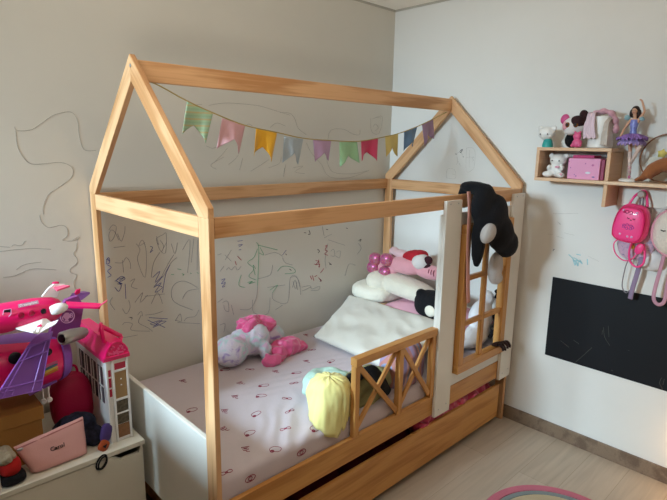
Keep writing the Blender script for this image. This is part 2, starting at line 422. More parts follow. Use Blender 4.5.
BACK_DRAWINGS = {'pencil_scribble':[[(-2270,1672),(-2267,1660),(-2244,1657),(-2209,1664),(-2167,1694),(-2124,1724),(-2068,1739),(-2045,1728),(-2034,1694),(-2033,1645),(-2018,1585),(-1968,1582)],[(-2268,1658),(-2269,1612),(-2260,1570),(-2234,1532),(-2199,1526),(-2117,1532),(-2077,1515),(-2069,1489),(-2086,1460),(-2135,1426),(-2175,1398),(-2197,1350),(-2198,1320)],[(-2213,1318),(-2209,1290),(-2187,1264),(-2161,1265),(-2132,1268),(-2113,1253),(-2114,1221),(-2134,1204),(-2101,1196),(-2070,1202),(-2070,1212),(-2094,1199)],[(-2079,1184),(-2084,1156),(-2096,1139),(-2082,1115),(-2088,1093),(-2114,1075),(-2112,1056),(-2088,1041),(-2105,1014),(-2101,980)],[(-2367,1184),(-2321,1185),(-2249,1182),(-2182,1170)],[(-2325,1200),(-2316,1206),(-2302,1201),(-2287,1202),(-2277,1215),(-2271,1215)],[(-2366,1078),(-2325,1078),(-2269,1096),(-2214,1089),(-2170,1078)],[(-2365,1205),(-2331,1197)],[(-2317,1103),(-2286,1119),(-2224,1121)],[(-1408,1805),(-1319,1822),(-1213,1825),(-1100,1821),(-1012,1806),(-888,1783)],[(-1508,1732),(-1494,1795),(-1445,1808)],[(-1428,1606),(-1391,1595),(-1338,1618),(-1325,1640)],[(-1387,1523),(-1340,1562),(-1306,1596)],[(-1375,1489),(-1406,1512),(-1327,1551)],[(-1302,1511),(-1260,1539),(-1239,1562)],[(-1234,1481),(-1212,1544)],[(-1164,1473),(-1090,1508),(-1037,1537)],[(-1045,1489),(-968,1512),(-952,1549)],[(-936,1437),(-928,1487)],[(-1028,1711),(-982,1736),(-920,1721)],[(-1201,1705),(-1173,1723),(-1145,1713)],[(-959,1794),(-888,1793),(-852,1763),(-827,1713),(-764,1677)],[(-591,1652),(-578,1696),(-537,1717),(-451,1717),(-376,1692),(-314,1688),(-308,1719)],[(-764,1630),(-724,1572),(-643,1503),(-573,1426),(-397,1415),(-226,1453)],[(-603,1562),(-588,1502),(-530,1450),(-352,1440),(-210,1458)],[(-209,1796),(-197,1712),(-122,1703),(-95,1812),(-192,1792)],[(-160,1804),(-111,1803)],[(-182,1744),(-158,1761),(-132,1735),(-165,1718)],[(-937,1437),(-919,1507)],[(-864,1487),(-788,1495),(-851,1463),(-775,1451)]],'grey_pen_scribble':[[(-1938,1228),(-1920,1249),(-1904,1236),(-1918,1191),(-1936,1176),(-1940,1205),(-1927,1227),(-1911,1214),(-1897,1177)],[(-1900,1207),(-1886,1170),(-1868,1209),(-1864,1238)],[(-1922,1145),(-1870,1145)],[(-1921,1074),(-1886,1069),(-1868,1091),(-1851,1064),(-1851,1034)],[(-1886,1081),(-1884,1021)],[(-1816,1150),(-1800,1118),(-1815,1071),(-1784,980),(-1770,1102),(-1785,1164),(-1805,1137),(-1774,1151)],[(-1716,1175),(-1706,1131),(-1717,1163),(-1684,1178),(-1665,1182),(-1673,1089),(-1701,1105),(-1717,1157)],[(-1698,1154),(-1681,1121),(-1695,1092),(-1667,1138)],[(-1641,1129),(-1624,1076),(-1608,1131)],[(-1582,1090),(-1539,1136),(-1560,969)],[(-1518,1140),(-1537,1018)],[(-1497,1131),(-1506,974)],[(-1709,955),(-1666,1025),(-1631,1071)],[(-1695,965),(-1646,1034),(-1614,1055)],[(-1753,975),(-1736,1047),(-1702,1093)],[(-1857,974),(-1833,982),(-1853,949),(-1824,931)],[(-1943,911),(-1956,890),(-1936,849)],[(-1901,848),(-1885,819),(-1865,846),(-1869,884)],[(-1840,866),(-1800,908),(-1815,861),(-1776,891)],[(-1760,843),(-1725,894),(-1702,832)],[(-1789,887),(-1687,880)],[(-1507,880),(-1576,926),(-1631,922),(-1653,881),(-1636,825),(-1540,764)],[(-1594,836),(-1564,871),(-1500,872)],[(-1640,726),(-1611,759),(-1606,718),(-1640,732)],[(-1627,716),(-1500,680)],[(-1592,715),(-1570,730),(-1528,727),(-1504,757)],[(-1906,768),(-1893,778),(-1858,763),(-1866,733),(-1774,705)],[(-1831,801),(-1812,816),(-1807,790)],[(-1813,797),(-1828,762),(-1786,727),(-1761,701)],[(-1874,798),(-1856,794),(-1863,783)],[(-1794,793),(-1744,788),(-1704,793)],[(-1943,740),(-1922,709),(-1837,701)],[(-1337,1003),(-1297,1053)],[(-1337,1031),(-1298,991)],[(-1370,946),(-1346,970)],[(-1382,1037),(-1359,1041)],[(-1331,947),(-1315,958),(-1300,942),(-1275,959),(-1260,935),(-1235,953)],[(-1360,769),(-1328,769),(-1322,711),(-1346,723),(-1353,753)],[(-1305,743),(-1290,682)],[(-1391,775),(-1359,790)],[(-1380,644),(-1348,644),(-1357,595)],[(-1127,863),(-1038,871),(-1019,928)],[(-1127,826),(-1137,753),(-1181,695),(-1249,705)],[(-1163,744),(-1156,667),(-1058,638),(-1039,734)],[(-1057,799),(-1002,796),(-927,791)],[(-1021,761),(-1012,714),(-908,677),(-888,823),(-839,830),(-809,754)],[(-869,764),(-849,808),(-829,741)],[(-945,962),(-926,929),(-869,905)],[(-1072,995),(-1000,1000),(-945,970)],[(-1003,650),(-946,669)],[(-888,830),(-844,828),(-813,781),(-805,706)],[(-866,802),(-844,750),(-836,797)],[(-798,754),(-728,751),(-712,726),(-647,733),(-655,709),(-720,717)],[(-720,740),(-790,728)],[(-551,950),(-526,959),(-517,914),(-551,919)],[(-500,937),(-466,939),(-473,895),(-508,913)],[(-578,1028),(-423,972)],[(-611,1044),(-545,1061)],[(-296,969),(-266,933),(-302,898)],[(-417,764),(-383,837),(-318,821)],[(-629,1118),(-611,1056)],[(-578,1003),(-601,907),(-591,843)]],'blue_pen_scribble':[[(-1959,1092),(-1947,1102),(-1945,1078),(-1960,1074),(-1953,1097),(-1947,1084)],[(-1955,1068),(-1939,1054),(-1957,1039),(-1942,1018),(-1959,1010)],[(-1927,986),(-1896,1005),(-1880,990),(-1910,977),(-1893,968),(-1921,989),(-1885,997),(-1906,986)],[(-1929,957),(-1913,935),(-1899,963),(-1916,972)],[(-1881,966),(-1882,893)],[(-1746,974),(-1707,999),(-1735,947),(-1695,972),(-1743,923),(-1703,941),(-1738,897),(-1698,915),(-1729,933)],[(-1783,765),(-1734,728),(-1772,743),(-1707,748),(-1760,721),(-1687,736),(-1740,742),(-1696,705)],[(-1776,776),(-1680,748)],[(-1364,896),(-1340,899),(-1365,875),(-1338,878),(-1360,856),(-1342,857)],[(-1256,1097),(-1223,1097)],[(-1253,1075),(-1224,1075),(-1248,1064)],[(-1249,1047),(-1233,1048)],[(-945,978),(-917,1004)],[(-1699,889),(-1679,976),(-1653,1023)],[(-1750,1130),(-1738,1122),(-1752,1099),(-1736,1110)]],'green_pen_scribble':[[(-1649,974),(-1635,971)],[(-1591,968),(-1580,962),(-1588,958)],[(-1546,964),(-1538,960)],[(-1507,961),(-1498,954)],[(-1614,997),(-1594,990)],[(-1132,1075),(-1115,1037),(-1127,826)],[(-1124,1038),(-1150,991),(-1193,968),(-1151,926),(-1186,888),(-1135,857)],[(-1195,853),(-1161,854),(-1187,844),(-1144,847)],[(-1106,1043),(-1081,996),(-1116,1015)],[(-1236,903),(-1254,849),(-1213,827)],[(-1123,1060),(-982,1013)],[(-983,885),(-945,909),(-869,890),(-849,856),(-927,860)],[(-1143,888),(-1156,948),(-1139,924)],[(-1039,780),(-983,801),(-1021,761)]],'red_pen_scribble':[[(-602,988),(-586,992),(-602,963),(-580,954),(-606,939),(-576,926)],[(-682,906),(-658,897),(-681,879),(-649,879),(-657,859)],[(-658,909),(-649,858)],[(-693,886),(-677,878)],[(-640,819),(-611,844)],[(-728,815),(-712,788)],[(-708,814),(-696,779)],[(-689,803),(-669,808)],[(-656,791),(-631,762)],[(-1258,1013),(-1234,988)],[(-1274,987),(-1267,965)]],'black_pen_marks':[[(-777,1095),(-762,1090)],[(-739,1105),(-729,1081),(-746,1080)],[(-417,1088),(-403,1082)],[(-293,989),(-269,995),(-281,981)],[(-567,877),(-544,859),(-565,867)],[(-667,977),(-650,963),(-662,952)],[(-596,1097),(-579,1092)],[(-648,783),(-631,768),(-644,764)],[(-892,884),(-879,873)],[(-922,982),(-915,974)],[(-1868,799),(-1859,792)]]}
RIGHT_DRAWINGS = {'pencil_scribble':[[(-604,1615),(-626,1618),(-649,1615),(-665,1593),(-668,1528),(-659,1491),(-614,1478),(-604,1615)],[(-626,1605),(-632,1500)],[(-608,1559),(-638,1563)],[(-541,1563),(-547,1533),(-541,1513)],[(-551,1534),(-569,1507),(-577,1508)],[(-564,1524),(-565,1511)],[(-536,1580),(-563,1591),(-584,1565)],[(-474,1424),(-474,1480),(-527,1483),(-539,1428),(-474,1428)],[(-513,1454),(-533,1452)],[(-642,1560),(-661,1563),(-647,1550),(-662,1547),(-652,1539)],[(-1170,1274),(-1305,1290)],[(-1155,1159),(-1182,1161)],[(-1200,1155),(-1244,1148)],[(-1241,1178),(-1297,1172)],[(-1377,1073),(-1435,1053)],[(-1199,1234),(-1220,1219),(-1208,1230)]],'black_pen_marks':[[(-559,1594),(-567,1587),(-577,1608),(-562,1597)],[(-530,1580),(-536,1575)],[(-583,1563),(-589,1561)],[(-1192,1073),(-1199,1081),(-1195,1077)]],'teal_pen_scribble':[[(-1278,1065),(-1302,1047),(-1316,1032),(-1331,1041),(-1354,1026),(-1339,1045)],[(-1302,1047),(-1318,1011),(-1320,1033),(-1333,1009),(-1332,1035),(-1351,1030)],[(-1305,1052),(-1327,1043),(-1311,1036)],[(-1376,1056),(-1381,1026)],[(-1318,1073),(-1341,1071)]]}
CHALK = [[(-1287,577),(-1336,552)],[(-1353,602),(-1385,587)],[(-1378,479),(-1407,521),(-1453,588)],[(-1496,713),(-1508,662),(-1537,625)],[(-1518,727),(-1528,668)],[(-1493,673),(-1494,697)],[(-1785,533),(-1780,502),(-1797,478)],[(-1797,530),(-1795,500)],[(-1558,495),(-1568,494)],[(-1624,626),(-1630,624)]]
SHEET_PRINTS = [(-1485,-214),(-1391,-297),(-1307,-403),(-1238,-486),(-1114,-565),(-1106,-409),(-1008,-495),(-1184,-291),(-1512,-394),(-1444,-490),(-1320,-565),(-1607,-492),(-1512,-566),(-1442,-664),(-1713,-574),(-1626,-684),(-1507,-765),(-1793,-696),(-1731,-789),(-1609,-864),(-1807,-872),(-1724,-970),(-1939,-996),(-1224,-650),(-1516,-940),(-1884,-172),(-1707,-190),(-1813,-472),(-982,-312),(-855,-112)]

PENS = {'pencil_scribble': ('pencil_line', '#98938a', 0.0008), 'grey_pen_scribble': ('grey_pen', '#858287', 0.0010), 'blue_pen_scribble': ('blue_pen', '#4a5296', 0.0014),
        'green_pen_scribble': ('green_pen', '#4f9e74', 0.0014), 'red_pen_scribble': ('red_pen', '#a83848', 0.0019), 'black_pen_marks': ('black_pen', '#33333a', 0.0018),
        'teal_pen_scribble': ('teal_pen', '#9fcdd4', 0.0024)}
def drawings(data, wall, f):
    for k, strokes in data.items():
        mn, h, r = PENS[k]
        bm = BM()
        for s in strokes:
            tube(bm, smoothpath([f(p) for p in s], 4), r, n=5)
        obj(k, bm, mat(mn, h, 0.8, var=0.2, vscale=40), parent=wall, label=k.replace('_', ' ') + ' drawn on the wall')
drawings(BACK_DRAWINGS, wall_back, lambda p: (p[0] / 1000, -0.0003, p[1] / 1000))
PENS['pencil_scribble'] = ('light_pencil_line', '#b5b1a9', 0.0007)
drawings(RIGHT_DRAWINGS, wall_right, lambda p: (-0.0003, p[0] / 1000, p[1] / 1000))

# ------------------------------------------------------------------ house bed
XL, XR, YF, YB = -2.012, -0.032, -1.004, -0.009
T, PW, HP, HA = 0.021, 0.060, 1.399, 1.922
YM = (YF + YB) / 2
bed = thing('house_bed', 'pine house-frame child bed with white boards along the scribbled wall', 'bed', (XL, YF, 0))
for x, xs in ((XL, 1), (XR, -1)):
    xc = x + xs * T / 2
    for y, ys in ((YF, 1), (YB, -1)):
        p = timber('post', (xc, y + ys * PW / 2, 0), (xc, y + ys * PW / 2, HP), PW, T, bed, PINE, up=(0, 1, 0))
        # roof rafter: vertical tip on the post, mitred at the ridge
        zt = HP + 0.031
        slope = (HA - zt) / (YM - y)
        dz = 0.090
        yi = y + (HP + 0.0 - (zt - dz)) / slope
        prof = [(xc - T / 2, y, HP), (xc - T / 2, y, zt), (xc - T / 2, YM, HA), (xc - T / 2, YM, HA - dz), (xc - T / 2, yi, HP)]
        # local X of the mesh follows the slope so that the grain does too
        d = Vector((0, YM - y, HA - zt)).normalized(); Yv = Vector((1, 0, 0)); Zv = d.cross(Yv)
        M3 = Matrix((d, Yv, Zv)).transposed()
        bm = BM(); prism(bm, [M3.transposed() @ (Vector(q) - Vector(prof[0])) for q in prof], M3.transposed() @ Vector((T, 0, 0)))
        bmesh.ops.recalc_face_normals(bm, faces=bm.faces)
        bmesh.ops.bevel(bm, geom=bm.edges[:], offset=0.0015, segments=1, affect='EDGES')
        me = bpy.data.meshes.new('rafter'); bm.to_mesh(me); bm.free(); me.materials.append(PINE)
        o = bpy.data.objects.new('rafter', me); COL.objects.link(o); o.parent = bed
        mm4 = M3.to_4x4(); mm4.translation = Vector(prof[0]) - WL[bed]; o.matrix_basis = mm4; WL[o] = Vector(prof[0])
        sc = BM()
        rev(sc, (x - xs * 0.0005, y + ys * 0.030, HP - 0.022), (x - xs * 0.003, y + ys * 0.030, HP - 0.022), [(0, 0.0045), (0.7, 0.0045), (1, 0.003)], 12)
        obj('screw', sc, STEEL, parent=p, org=(x, y + ys * 0.03, HP - 0.022))
    timber('end_rail', (xc, YF + PW + 0.001, HP - 0.033), (xc, YB - PW - 0.001, HP - 0.033), 0.066, T, bed, PINE)
sc = BM(); rev(sc, (XL - 0.0005, YM - 0.008, HA - 0.040), (XL - 0.003, YM - 0.008, HA - 0.040), [(0, 0.006), (0.7, 0.006), (1, 0.004)], 12)
obj('screw', sc, STEEL, parent=bed, org=(XL, YM, HA - 0.04))
timber('ridge_beam', (XL + T + 0.001, YM, 1.868), (XR - T - 0.001, YM, 1.868), 0.072, T, bed, PINE)
timber('top_rail', (XL + T + 0.001, YF + T / 2 + 0.001, HP - 0.032), (XR - T - 0.001, YF + T / 2 + 0.001, HP - 0.032), 0.064, T, bed, PINE)
timber('top_rail', (XL + T + 0.001, YB - T / 2 - 0.001, HP - 0.032), (XR - T - 0.001, YB - T / 2 - 0.001, HP - 0.032), 0.066, T, bed, PINE)
timber('side_rail', (XL + T + 0.001, YF + T / 2 + 0.001, 0.354), (XR - T - 0.001, YF + T / 2 + 0.001, 0.354), 0.104, T, bed, PINE_DARK)
timber('side_rail', (XL + T + 0.001, YB - T / 2 - 0.001, 0.354), (XR - T - 0.001, YB - T / 2 - 0.001, 0.354), 0.104, T, bed, PINE_DARK)
bm = BM(); box(bm, (XL + 0.022, YF + 0.03, 0.305), (XR - 0.022, YB - 0.03, 0.327)); obj('slat_base', bm, PINE_DARK, parent=bed)
bm = BM(); box(bm, (XL + 0.002, YF + PW + 0.001, 0.20), (XL + 0.020, YB - PW - 0.001, 0.642), 0.003); obj('footboard', bm, BED_WHITE, parent=bed, label='white painted foot board')
bm = BM(); box(bm, (XR - 0.020, YF + PW + 0.001, 0.20), (XR - 0.002, YB - PW - 0.001, 0.642), 0.003); obj('headboard', bm, BED_WHITE, parent=bed, label='white painted head board')
# white window wall at the head end, front side
WX0, WX1 = -0.792, -0.036
OX0, OX1, OZ0, OZ1 = -0.630, -0.165, 0.478, 1.252
bm = BM()
box(bm, (WX0, YF - 0.001, 0.411), (OX0 + 0.02, YF + 0.017, 1.310)); box(bm, (OX1 - 0.02, YF - 0.001, 0.411), (WX1, YF + 0.017, 1.310))
box(bm, (OX0 + 0.02, YF - 0.001, 0.411), (OX1 - 0.02, YF + 0.017, OZ0 + 0.02)); box(bm, (OX0 + 0.02, YF - 0.001, OZ1 - 0.02), (OX1 - 0.02, YF + 0.017, 1.310))
panel = obj('window_wall', bm, BED_WHITE, parent=bed, label='white board with a window opening')
for x0, x1 in ((WX0, WX0 + 0.128), (WX1 - 0.122, WX1)):
    bm = BM(); box(bm, (x0, YF - 0.019, 0.294), (x1, YF - 0.001, 1.377), 0.002)
    st = obj('upright_board', bm, BED_WHITE, parent=bed, label='white upright board screwed to the rails')
    for sx, sz in ((0.03, 1.362), (0.095, 1.362), (0.03, 0.33), (0.095, 0.34)):
        sc = BM(); rev(sc, (x0 + sx, YF - 0.0188, sz), (x0 + sx, YF - 0.0205, sz), [(0, 0.0036), (0.7, 0.0036), (1, 0.0022)], 10)
        obj('screw', sc, STEEL, parent=st, org=(x0 + sx, YF - 0.019, sz))
win = None
FW = 0.046
yc = YF - 0.010
win = timber('window_frame', (OX0, yc, OZ0 + FW / 2), (OX1, yc, OZ0 + FW / 2), FW, 0.045, bed, PINE_DARK, label='wooden window frame')
def wpart(n, a, b, wd, th, up=(0, 0, 1)):
    o = timber(n, a, b, wd, th, bed, PINE_DARK, up)
    o.parent = win; o.matrix_basis = win.matrix_basis.inverted() @ o.matrix_basis
wpart('frame_bar', (OX0, yc, OZ1 - FW / 2), (OX1, yc, OZ1 - FW / 2), FW, 0.045)
wpart('frame_bar', (OX0 + FW / 2, yc, OZ0 + FW), (OX0 + FW / 2, yc, OZ1 - FW), FW, 0.045, (1, 0, 0))
wpart('frame_bar', (OX1 - FW / 2, yc, OZ0 + FW), (OX1 - FW / 2, yc, OZ1 - FW), FW, 0.045, (1, 0, 0))
xm = (OX0 + OX1) / 2
wpart('glazing_bar', (xm, yc, OZ0 + FW), (xm, yc, OZ1 - FW), 0.028, 0.022, (1, 0, 0))
for zz in (0.735, 0.975):
    wpart('glazing_bar', (OX0 + FW, yc, zz), (OX1 - FW, yc, zz), 0.026, 0.0205)
# guard rail with two crossed bays
GX0, GX1, GZ0, GZ1 = -1.358, -0.794, 0.407, 0.766
gy = YF + 0.006
g = timber('guard_rail', (GX0, gy, GZ1 - 0.019), (GX1, gy, GZ1 - 0.019), 0.036, 0.036, bed, PINE_DARK, label='low wooden guard rail with crossed bars')
def gpart(n, a, b, wd, th, up):
    o = timber(n, a, b, wd, th, bed, PINE_DARK, up); o.parent = g; o.matrix_basis = g.matrix_basis.inverted() @ o.matrix_basis
zt = GZ1 - 0.038
for xx in (GX0 + 0.014, (GX0 + GX1) / 2 + 0.02, GX1 - 0.015):
    gpart('stile', (xx, gy, GZ0), (xx, gy, zt), 0.028, 0.028, (1, 0, 0))
bays = ((GX0 + 0.03, (GX0 + GX1) / 2 + 0.004), ((GX0 + GX1) / 2 + 0.036, GX1 - 0.030))
for x0, x1 in bays:
    gpart('cross_bar', (x0, gy - 0.003, zt - 0.008), (x1, gy - 0.003, GZ0 + 0.022), 0.024, 0.012, (0, 0, 1))
    gpart('cross_bar', (x0, gy + 0.009, GZ0 + 0.022), (x1, gy + 0.009, zt - 0.008), 0.024, 0.012, (0, 0, 1))

# trundle drawer under the bed
dr = thing('trundle_drawer', 'long wooden pull-out drawer under the house bed', 'drawer', (XL + 0.06, YF, 0.03))
timber('front_panel', (-1.955, YF + 0.008, 0.147), (-0.112, YF + 0.008, 0.147), 0.206, 0.018, dr, PINE_DARK)
bm = BM(); box(bm, (-1.95, YF + 0.018, 0.04), (-0.12, -0.12, 0.055)); obj('bottom_panel', bm, PINE_DARK, parent=dr)
for x0, x1, y0, y1 in ((-1.95, -1.935, YF + 0.018, -0.12), (-0.135, -0.12, YF + 0.018, -0.12), (-1.935, -0.135, -0.135, -0.12)):
    bm = BM(); box(bm, (x0, y0, 0.055), (x1, y1, 0.215)); obj('side_panel', bm, PINE_DARK, parent=dr)
for xx in (-1.8, -0.3):
    for yy in (-0.85, -0.25):
        bm = BM(); rev(bm, (xx - 0.008, yy, 0.02), (xx + 0.008, yy, 0.02), [(0, 0.017), (0.2, 0.02), (0.8, 0.02), (1, 0.017)], 14); obj('caster', bm, BLACKP, parent=dr, smooth=True, auto=40)
# mattress with printed fitted sheet
SHEET = mat('white_printed_sheet', '#c9bcc2', 0.9, bump=0.15, bscale=35, var=0.03, vscale=5, sheen=0.2)
INK = mat('sheet_print_dark_red', '#8c2b45', 0.9, var=0.1)
MX0, MX1, MY0, MY1, MZ0, MZT = XL + 0.026, XR - 0.026, YF + 0.026, YB - 0.023, 0.328, 0.487
def zsheet(x, y):
    d = min(x - MX0, MX1 - x, y - MY0, MY1 - y); r = 0.028
    z = MZT
    if d < r: z -= r - math.sqrt(max(r * r - (r - d) ** 2, 0))
    k = math.exp(-(((x + 1.5) / 0.28) ** 2 + ((y + 0.93) / 0.22) ** 2))
    ang = (x + 1.50) * 0.75 - (y + 0.85) * 0.66
    z += k * 0.005 * math.sin(ang * 95 + 3 * noise.noise((x * 6, y * 6, 0)))
    k2 = math.exp(-(((x + 1.25) / 0.35) ** 2 + ((y + 0.50) / 0.10) ** 2))
    z += k2 * 0.003 * math.sin((y + 0.28 * x) * 110)
    return z + 0.002 * noise.noise((x * 4, y * 4, 3))
def dense(a, b, n):
    e = [0, 0.002, 0.006, 0.012, 0.020, 0.03]
    mid = [a + 0.03 + (b - a - 0.06) * i / n for i in range(1, n)]
    return [a + q for q in e] + mid + [b - q for q in reversed(e)]
bm = BM(); xs, ys = dense(MX0, MX1, 190), dense(MY0, MY1, 90)
gv = {}
for i, x in enumerate(xs):
    for j, y in enumerate(ys): gv[i, j] = bm.verts.new((x, y, zsheet(x, y)))
for i in range(len(xs) - 1):
    for j in range(len(ys) - 1): bm.faces.new((gv[i, j], gv[i + 1, j], gv[i + 1, j + 1], gv[i, j + 1]))
rim = [gv[i, 0] for i in range(len(xs))] + [gv[len(xs) - 1, j] for j in range(1, len(ys))] + [gv[i, len(ys) - 1] for i in range(len(xs) - 2, -1, -1)] + [gv[0, j] for j in range(len(ys) - 2, 0, -1)]
low = [bm.verts.new((v.co.x, v.co.y, MZ0)) for v in rim]
for i in range(len(rim)):
    bm.faces.new((rim[i], low[i], low[(i + 1) % len(rim)], rim[(i + 1) % len(rim)]))
bm.faces.new(low)
rnd = random.Random(4)
def ink(path, r=0.0014, closed=False):
    tube(bm, [(x, y, zsheet(x, y) + 0.0006) for x, y in path], r, n=5, mi=1, closed=closed)
for k, (px, py) in enumerate(SHEET_PRINTS):
    px /= 1000; py /= 1000
    if not (MX0 + 0.03 < px < MX1 and MY0 + 0.02 < py < MY1): py = max(py, MY0 + 0.03); px = max(px, MX0 + 0.04)
    a = rnd.uniform(-0.5, 0.5) - 0.35; ca, sa = math.cos(a), math.sin(a)
    tr = lambda u, v: (px + u * ca - v * sa, py + u * sa + v * ca)
    t = k % 3
    if t == 0:      # rosette beside an oval outline
        ink([tr(0.024 * math.cos(q * 0.35), 0.015 * math.sin(q * 0.35)) for q in range(18)], 0.0011, True)
        ink([tr(-0.018 + 0.007 * math.cos(q * 0.7), -0.010 + 0.005 * math.sin(q * 0.7)) for q in range(9)], 0.0022, True)
    elif t == 1:    # ribbon bow
        for s in (-1, 1):
            ink([tr(s * (0.004 + 0.018 * math.sin(q * math.pi / 8)), 0.013 * math.cos(q * math.pi / 8) * (0.4 + 0.6 * math.sin(q * math.pi / 8))) for q in range(9)], 0.0013, True)
        ink([tr(0.004 * math.cos(q), 0.004 * math.sin(q)) for q in range(6)], 0.002, True)
    else:           # little cup with a stem
        ink([tr(u, v) for u, v in ((-0.016, 0.012), (0.014, 0.014), (0.010, -0.006), (-0.008, -0.008))], 0.0013, True)
        ink([tr(0.0, -0.008), tr(0.004, -0.02), tr(0.014, -0.021)], 0.0013)
        ink([tr(-0.008, 0.004), tr(0.008, 0.005)], 0.0022)
# one print on the front side of the sheet
for px in (-1.62, -1.86):
    tube(bm, [(px + 0.022 * math.cos(q * 0.5), MY0 - 0.0008, 0.442 + 0.012 * math.sin(q * 0.5)) for q in range(12)], 0.0014, n=5, mi=1, closed=True)
    tube(bm, [(px + 0.008 * math.cos(q * 0.5), MY0 - 0.0008, 0.442 + 0.008 * math.sin(q * 0.5)) for q in range(12)], 0.0014, n=5, mi=1, closed=True)
obj('mattress', bm, [SHEET, INK], smooth=True, auto=50, label='mattress in a pale sheet with small dark red prints on the house bed', cat='mattress')

# ------------------------------------------------------------------ bunting
FLY = YM - 0.0
bun = thing('bunting', 'string of ten small swallowtail fabric flags under the ridge beam', 'bunting', (-1.93, FLY, 1.83))
sp = [(-1.965, 1.842), (-1.904, 1.823), (-1.80, 1.778), (-1.687, 1.739), (-1.537, 1.696), (-1.37, 1.672), (-1.22, 1.650), (-1.04, 1.642), (-0.86, 1.641), (-0.70, 1.660), (-0.536, 1.688), (-0.37, 1.731), (-0.222, 1.779), (-0.09, 1.826)]
bm = BM(); tube(bm, smoothpath([(x, FLY, z) for x, z in sp], 5), 0.0026, n=6); obj('string', bm, mat('jute_string', '#b09a5e', 0.9), parent=bun)
zig = stripes('mint_zigzag_cloth', ['#9fbf9f', '#a9c6a5', '#c2b98c', '#a5c4a6'], 40, 'Z')
FLAGS = [((-1.798, 1.777), (-1.687, 1.738), (-1.832, 1.653), (-1.736, 1.621), zig, 'mint green flag with zigzag stripes'),
 ((-1.646, 1.721), (-1.537, 1.694), (-1.664, 1.598), (-1.549, 1.578), '#d3a3a8', 'pink flag'), ((-1.481, 1.687), (-1.369, 1.669), (-1.504, 1.57), (-1.409, 1.544), '#e2a92c', 'mustard yellow flag'),
 ((-1.33, 1.657), (-1.219, 1.646), (-1.33, 1.538), (-1.23, 1.528), '#a3aeb6', 'grey blue flag'), ((-1.157, 1.643), (-1.041, 1.64), (-1.137, 1.541), (-1.039, 1.544), '#b795b4', 'mauve flag'),
 ((-0.984, 1.636), (-0.859, 1.638), (-0.977, 1.514), (-0.848, 1.532), '#9cc79b', 'light green flag'), ((-0.83, 1.646), (-0.70, 1.658), (-0.834, 1.542), (-0.726, 1.541), '#cf4468', 'raspberry pink flag'),
 ((-0.644, 1.673), (-0.536, 1.686), (-0.63, 1.562), (-0.529, 1.564), '#dcc475', 'pale yellow flag'), ((-0.485, 1.698), (-0.37, 1.729), (-0.46, 1.594), (-0.371, 1.617), '#66829f', 'blue flag'),
 ((-0.325, 1.742), (-0.222, 1.779), (-0.296, 1.623), (-0.211, 1.665), '#a586a0', 'dusty purple flag')]
for k, (a, b, c, d, h, lab) in enumerate(FLAGS):
    mt = h if not isinstance(h, str) else mat('cotton_' + lab.replace(' ', '_'), h, 0.85, bump=0.1, bscale=90, sheen=0.2)
    bm = BM(); n = 14; top = {}; rr = random.Random(k)
    ph, am = rr.uniform(0, 6), rr.uniform(0.010, 0.020)
    a, b, c, d = [Vector((q[0], 0, q[1])) for q in (a, b, c, d)]
    for i in range(n + 1):
        for j in range(n + 1):
            u, v = i / n, j / n
            notch = 1 - 0.42 * (1 - abs(2 * u - 1))
            vv = v * notch
            P = (a * (1 - u) + b * u) * (1 - vv) + (c * (1 - u) + d * u) * vv
            P.y = FLY + vv * (am * math.sin(u * 7 + ph) + 0.012 * (u - 0.5) * math.sin(ph) + 0.02 * (abs(2 * u - 1) - 0.5) * math.sin(ph * 2))
            top[i, j] = bm.verts.new(P)
    for i in range(n):
        for j in range(n): bm.faces.new((top[i, j], top[i + 1, j], top[i + 1, j + 1], top[i, j + 1]))
    fo = obj('flag', bm, mt, parent=bun, smooth=True, label=lab)
    md = fo.modifiers.new('thick', 'SOLIDIFY'); md.thickness = 0.0015; md.offset = 0

# ------------------------------------------------------------------ soft things on the bed
PILLOW = mat('white_pillowcase', '#d2ccc0', 0.9, bump=0.12, bscale=30, var=0.02, sheen=0.2)
QUILT = mat('cream_quilted_cotton', '#e4dccb', 0.9, bump=0.5, bscale=55, var=0.03, sheen=0.2)
bm = BM(); cushion(bm, (-0.93, -0.905, 0.520), (-0.44, -0.90, 0.655), (-0.45, -0.075, 0.655), (-0.90, -0.225, 0.520), 0.075, n=40, wr=0.014, seed=2.2, pinch=0.05, bulge=0.42)
obj('pillow', bm, PILLOW, smooth=True, label='large flat white pillow sloping up in the middle of the bed', cat='pillow')
bm = BM(); cushion(bm, (-0.46, -0.93, 0.600), (-0.07, -0.93, 0.605), (-0.07, -0.30, 0.605), (-0.46, -0.30, 0.605), 0.15, n=24, wr=0.01, seed=4)
obj('pillow', bm, mat('pink_pillowcase', '#cf9aa8', 0.9, bump=0.1, bscale=40), smooth=True, label='dusty pink pillow at the bottom of the pile by the head board', cat='pillow')
bm = BM(); blob(bm, (-0.27, -0.195, 0.690), (0.185, 0.160, 0.062), (0, R(-2), R(-4)), p=3.0, sub=5, amp=0.008, freq=12, seed=3)
obj('pillow', bm, QUILT, smooth=True, label='cream quilted pillow showing its rounded end beside the back wall', cat='pillow')
